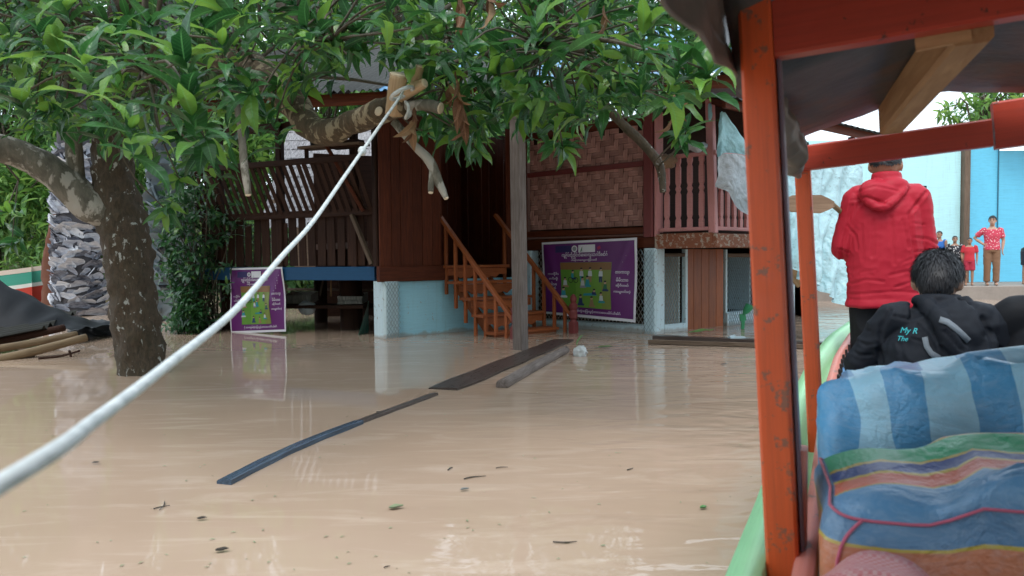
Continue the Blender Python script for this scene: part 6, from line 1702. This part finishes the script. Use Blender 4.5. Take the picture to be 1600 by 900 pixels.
creases(jk2, ps, -AZ - .02, 1.0, [
    ([(1398, 492), (1385, 520), (1382, 555), (1390, 590)], .008, -.012), ([(1528, 500), (1540, 530), (1545, 570)], .008, -.012), ([(1345, 545), (1362, 552), (1378, 548)], .006, -.009), ([(1335, 562), (1352, 570), (1372, 568)], .006, -.009), ([(1350, 530), (1368, 528)], .005, -.007),
    ([(1402, 500), (1425, 505), (1446, 498)], .006, -.008), ([(1412, 545), (1420, 575), (1435, 600)], .008, -.009), ([(1440, 515), (1452, 528), (1462, 550)], .006, -.012), ([(1475, 520), (1495, 545), (1520, 560)], .007, -.012), ([(1470, 545), (1490, 565), (1512, 572)], .006, -.010), ([(1550, 545), (1562, 555)], .006, -.008), ([(1430, 535), (1450, 540)], .005, -.008)], 1470, 2.68)
def bvh(o):
    me = o.data; off = ORG[o]; return BVHTree.FromPolygons([v.co + off for v in me.vertices], [tuple(p.vertices) for p in me.polygons])
bt = bvh(jk2)
def on_surf(px_, py_, lift=.003):
    d = ray(px_, py_).normalized(); h = bt.ray_cast(CAM, d)
    return (h[0] - d * lift) if h[0] else at(px_, py_, 2.7)
M['script'] = flat('cyan embroidery', (.05, .55, .60), .6)
for body, x, y, wpx in (('My R', 1420, 516, 27), ('The', 1411, 529, 16)):
    vs, fs = text_mesh(body, None, 1.0, .35); x0, x1 = min(p.x for p in vs), max(p.x for p in vs); s_ = wpx / (x1 - x0)
    mb = MB(); mb.add([on_surf(x + (p.x - (x0 + x1) / 2) * s_, y - p.y * s_ + (p.x - x0) * s_ * .06, .004) for p in vs], fs); mb.build('script_lettering', M['script'], jk2)
M['strap'] = fabric('grey webbing', (.20, .23, .26), .6)
for pl, wpx in (([(1468, 499), (1480, 503), (1492, 512), (1504, 523), (1514, 533)], 9), ([(1445, 527), (1448, 541), (1455, 552), (1468, 560)], 9)):
    mb = MB(); L_, R2 = [], []
    for i, (x, y) in enumerate(pl):
        a_, b_ = pl[max(i - 1, 0)], pl[min(i + 1, len(pl) - 1)]; tx, ty = b_[0] - a_[0], b_[1] - a_[1]; ll = math.hypot(tx, ty); nx, ny = -ty / ll, tx / ll
        L_.append(on_surf(x + nx * wpx / 2, y + ny * wpx / 2, .008)); R2.append(on_surf(x - nx * wpx / 2, y - ny * wpx / 2, .008))
    n = len(L_); mb.add(L_ + R2, [(i, i + 1, n + i + 1, n + i) for i in range(n - 1)]); o = mb.build('strap', M['strap'], jk2, smooth=True); mo = o.modifiers.new('s', 'SOLIDIFY'); mo.thickness = .004; mo.offset = 0

# ---- second passenger in black at the right edge
p2 = at(1668, 400, 2.62); p2.z = B(2.9, .7, .075).z
Js2 = sit(); Js2['shirt'] = Js['shirt']
person('passenger in a black jacket at the right edge of the boat', p2, -AZ - .1, 1.68, Js2, M['skin'], M['black_cloth'], M['black_cloth'], sleeve='long', hair='short', voxel=.013, vclo=.010, collar=.03, tors=tr, wr_s=[((7, 7, 8), .009, 'fold'), ((3, 3, 3), .012, 'n')])

# ---- onlookers on the landing
def dots(name, c, d, scale, thr):
    m, t, b = new_mat(name); v = nd(t, 'ShaderNodeTexVoronoi'); v.inputs['Scale'].default_value = scale; t.links.new(coords(t, 'pos'), v.inputs['Vector'])
    k = ramp(t, v.outputs['Distance'], [(thr, (1, 1, 1)), (thr + .03, (0, 0, 0))]); t.links.new(mixc(t, k, c, d), b.inputs['Base Color']); b.inputs['Roughness'].default_value = .8; return m
def lp(px_, py_, dy=0):
    Y = ledge_y + .3 + dy; return V((at(px_, py_, Y).x, Y, .32))
pw = lp(1549, 441)
def face_cam(p, turn=0): return math.atan2(-(p.x), p.y) + math.pi + turn
Jw = stand(dict(armL=[(-.17, 0, 1.36), (-.24, -.02, 1.10), (-.21, .04, .88)], armR=[(.17, 0, 1.36), (.36, -.08, 1.17), (.17, .03, 1.0)], handR=(-.7, .5, -.3), palmR=(1, 0, 0)), look=(.25, 1, -.02))
person('woman in a red patterned blouse and brown trousers with hand on hip', pw, face_cam(pw, .15), 1.66, Jw, M['skin_l'], dots('red patterned cloth', (.52, .05, .09), (.75, .5, .5), 26, .28), fabric('brown trousers', (.22, .12, .07)), 'onlookers on the landing', voxel=.012, hair='bun', slack=1.3, shoe=None)
kid = lambda **kw: stand(dict(), **kw)
pb_ = lp(1467, 444, .6); person('boy in a blue sleeveless shirt on the landing', pb_, face_cam(pb_, -.5), 1.33, kid(), M['skin'], fabric('blue vest', (.04, .16, .50)), fabric('dark shorts', (.03, .04, .08)), 'onlookers on the landing', voxel=.012, sleeve='none', hair='crop', pant_len=.8)
pk = lp(1491, 444, .25); person('boy in a black dotted shirt on the landing', pk, face_cam(pk, .1), 1.20, kid(), M['skin'], dots('black dotted cloth', (.02, .022, .03), (.55, .55, .55), 24, .3), fabric('dark blue shorts', (.03, .05, .1)), 'onlookers on the landing', voxel=.011, hair='crop', pant_len=.8)
pr = lp(1514, 442, .1); person('small boy in red shirt and red shorts on the landing', pr, face_cam(pr, .1), 1.15, kid(), M['skin'], fabric('red shirt', (.52, .035, .05)), fabric('red shorts', (.40, .03, .06)), 'onlookers on the landing', voxel=.011, hair='crop', pant_len=.85)
pe = lp(1604, 436, .5); Je = stand(dict(armL=[(-.18, .22, 1.22), (-.2, .30, .96), (-.14, .42, .80)], armR=[(.18, .22, 1.22), (.2, .30, .96), (.14, .42, .80)], handL=(0, .2, -1), handR=(0, .2, -1)), chest=(0, .16, 1.14), neck=(0, .27, 1.32), head=(0, .35, 1.43), look=(0, 1, -.4))
person('stooping person in dark clothes at the right edge of the landing', pe, face_cam(pe, .9), 1.5, Je, M['skin'], fabric('dark green shirt', (.025, .05, .05)), fabric('dark shorts two', (.02, .025, .04)), 'onlookers on the landing', voxel=.013, pant_len=.85, hair='short')
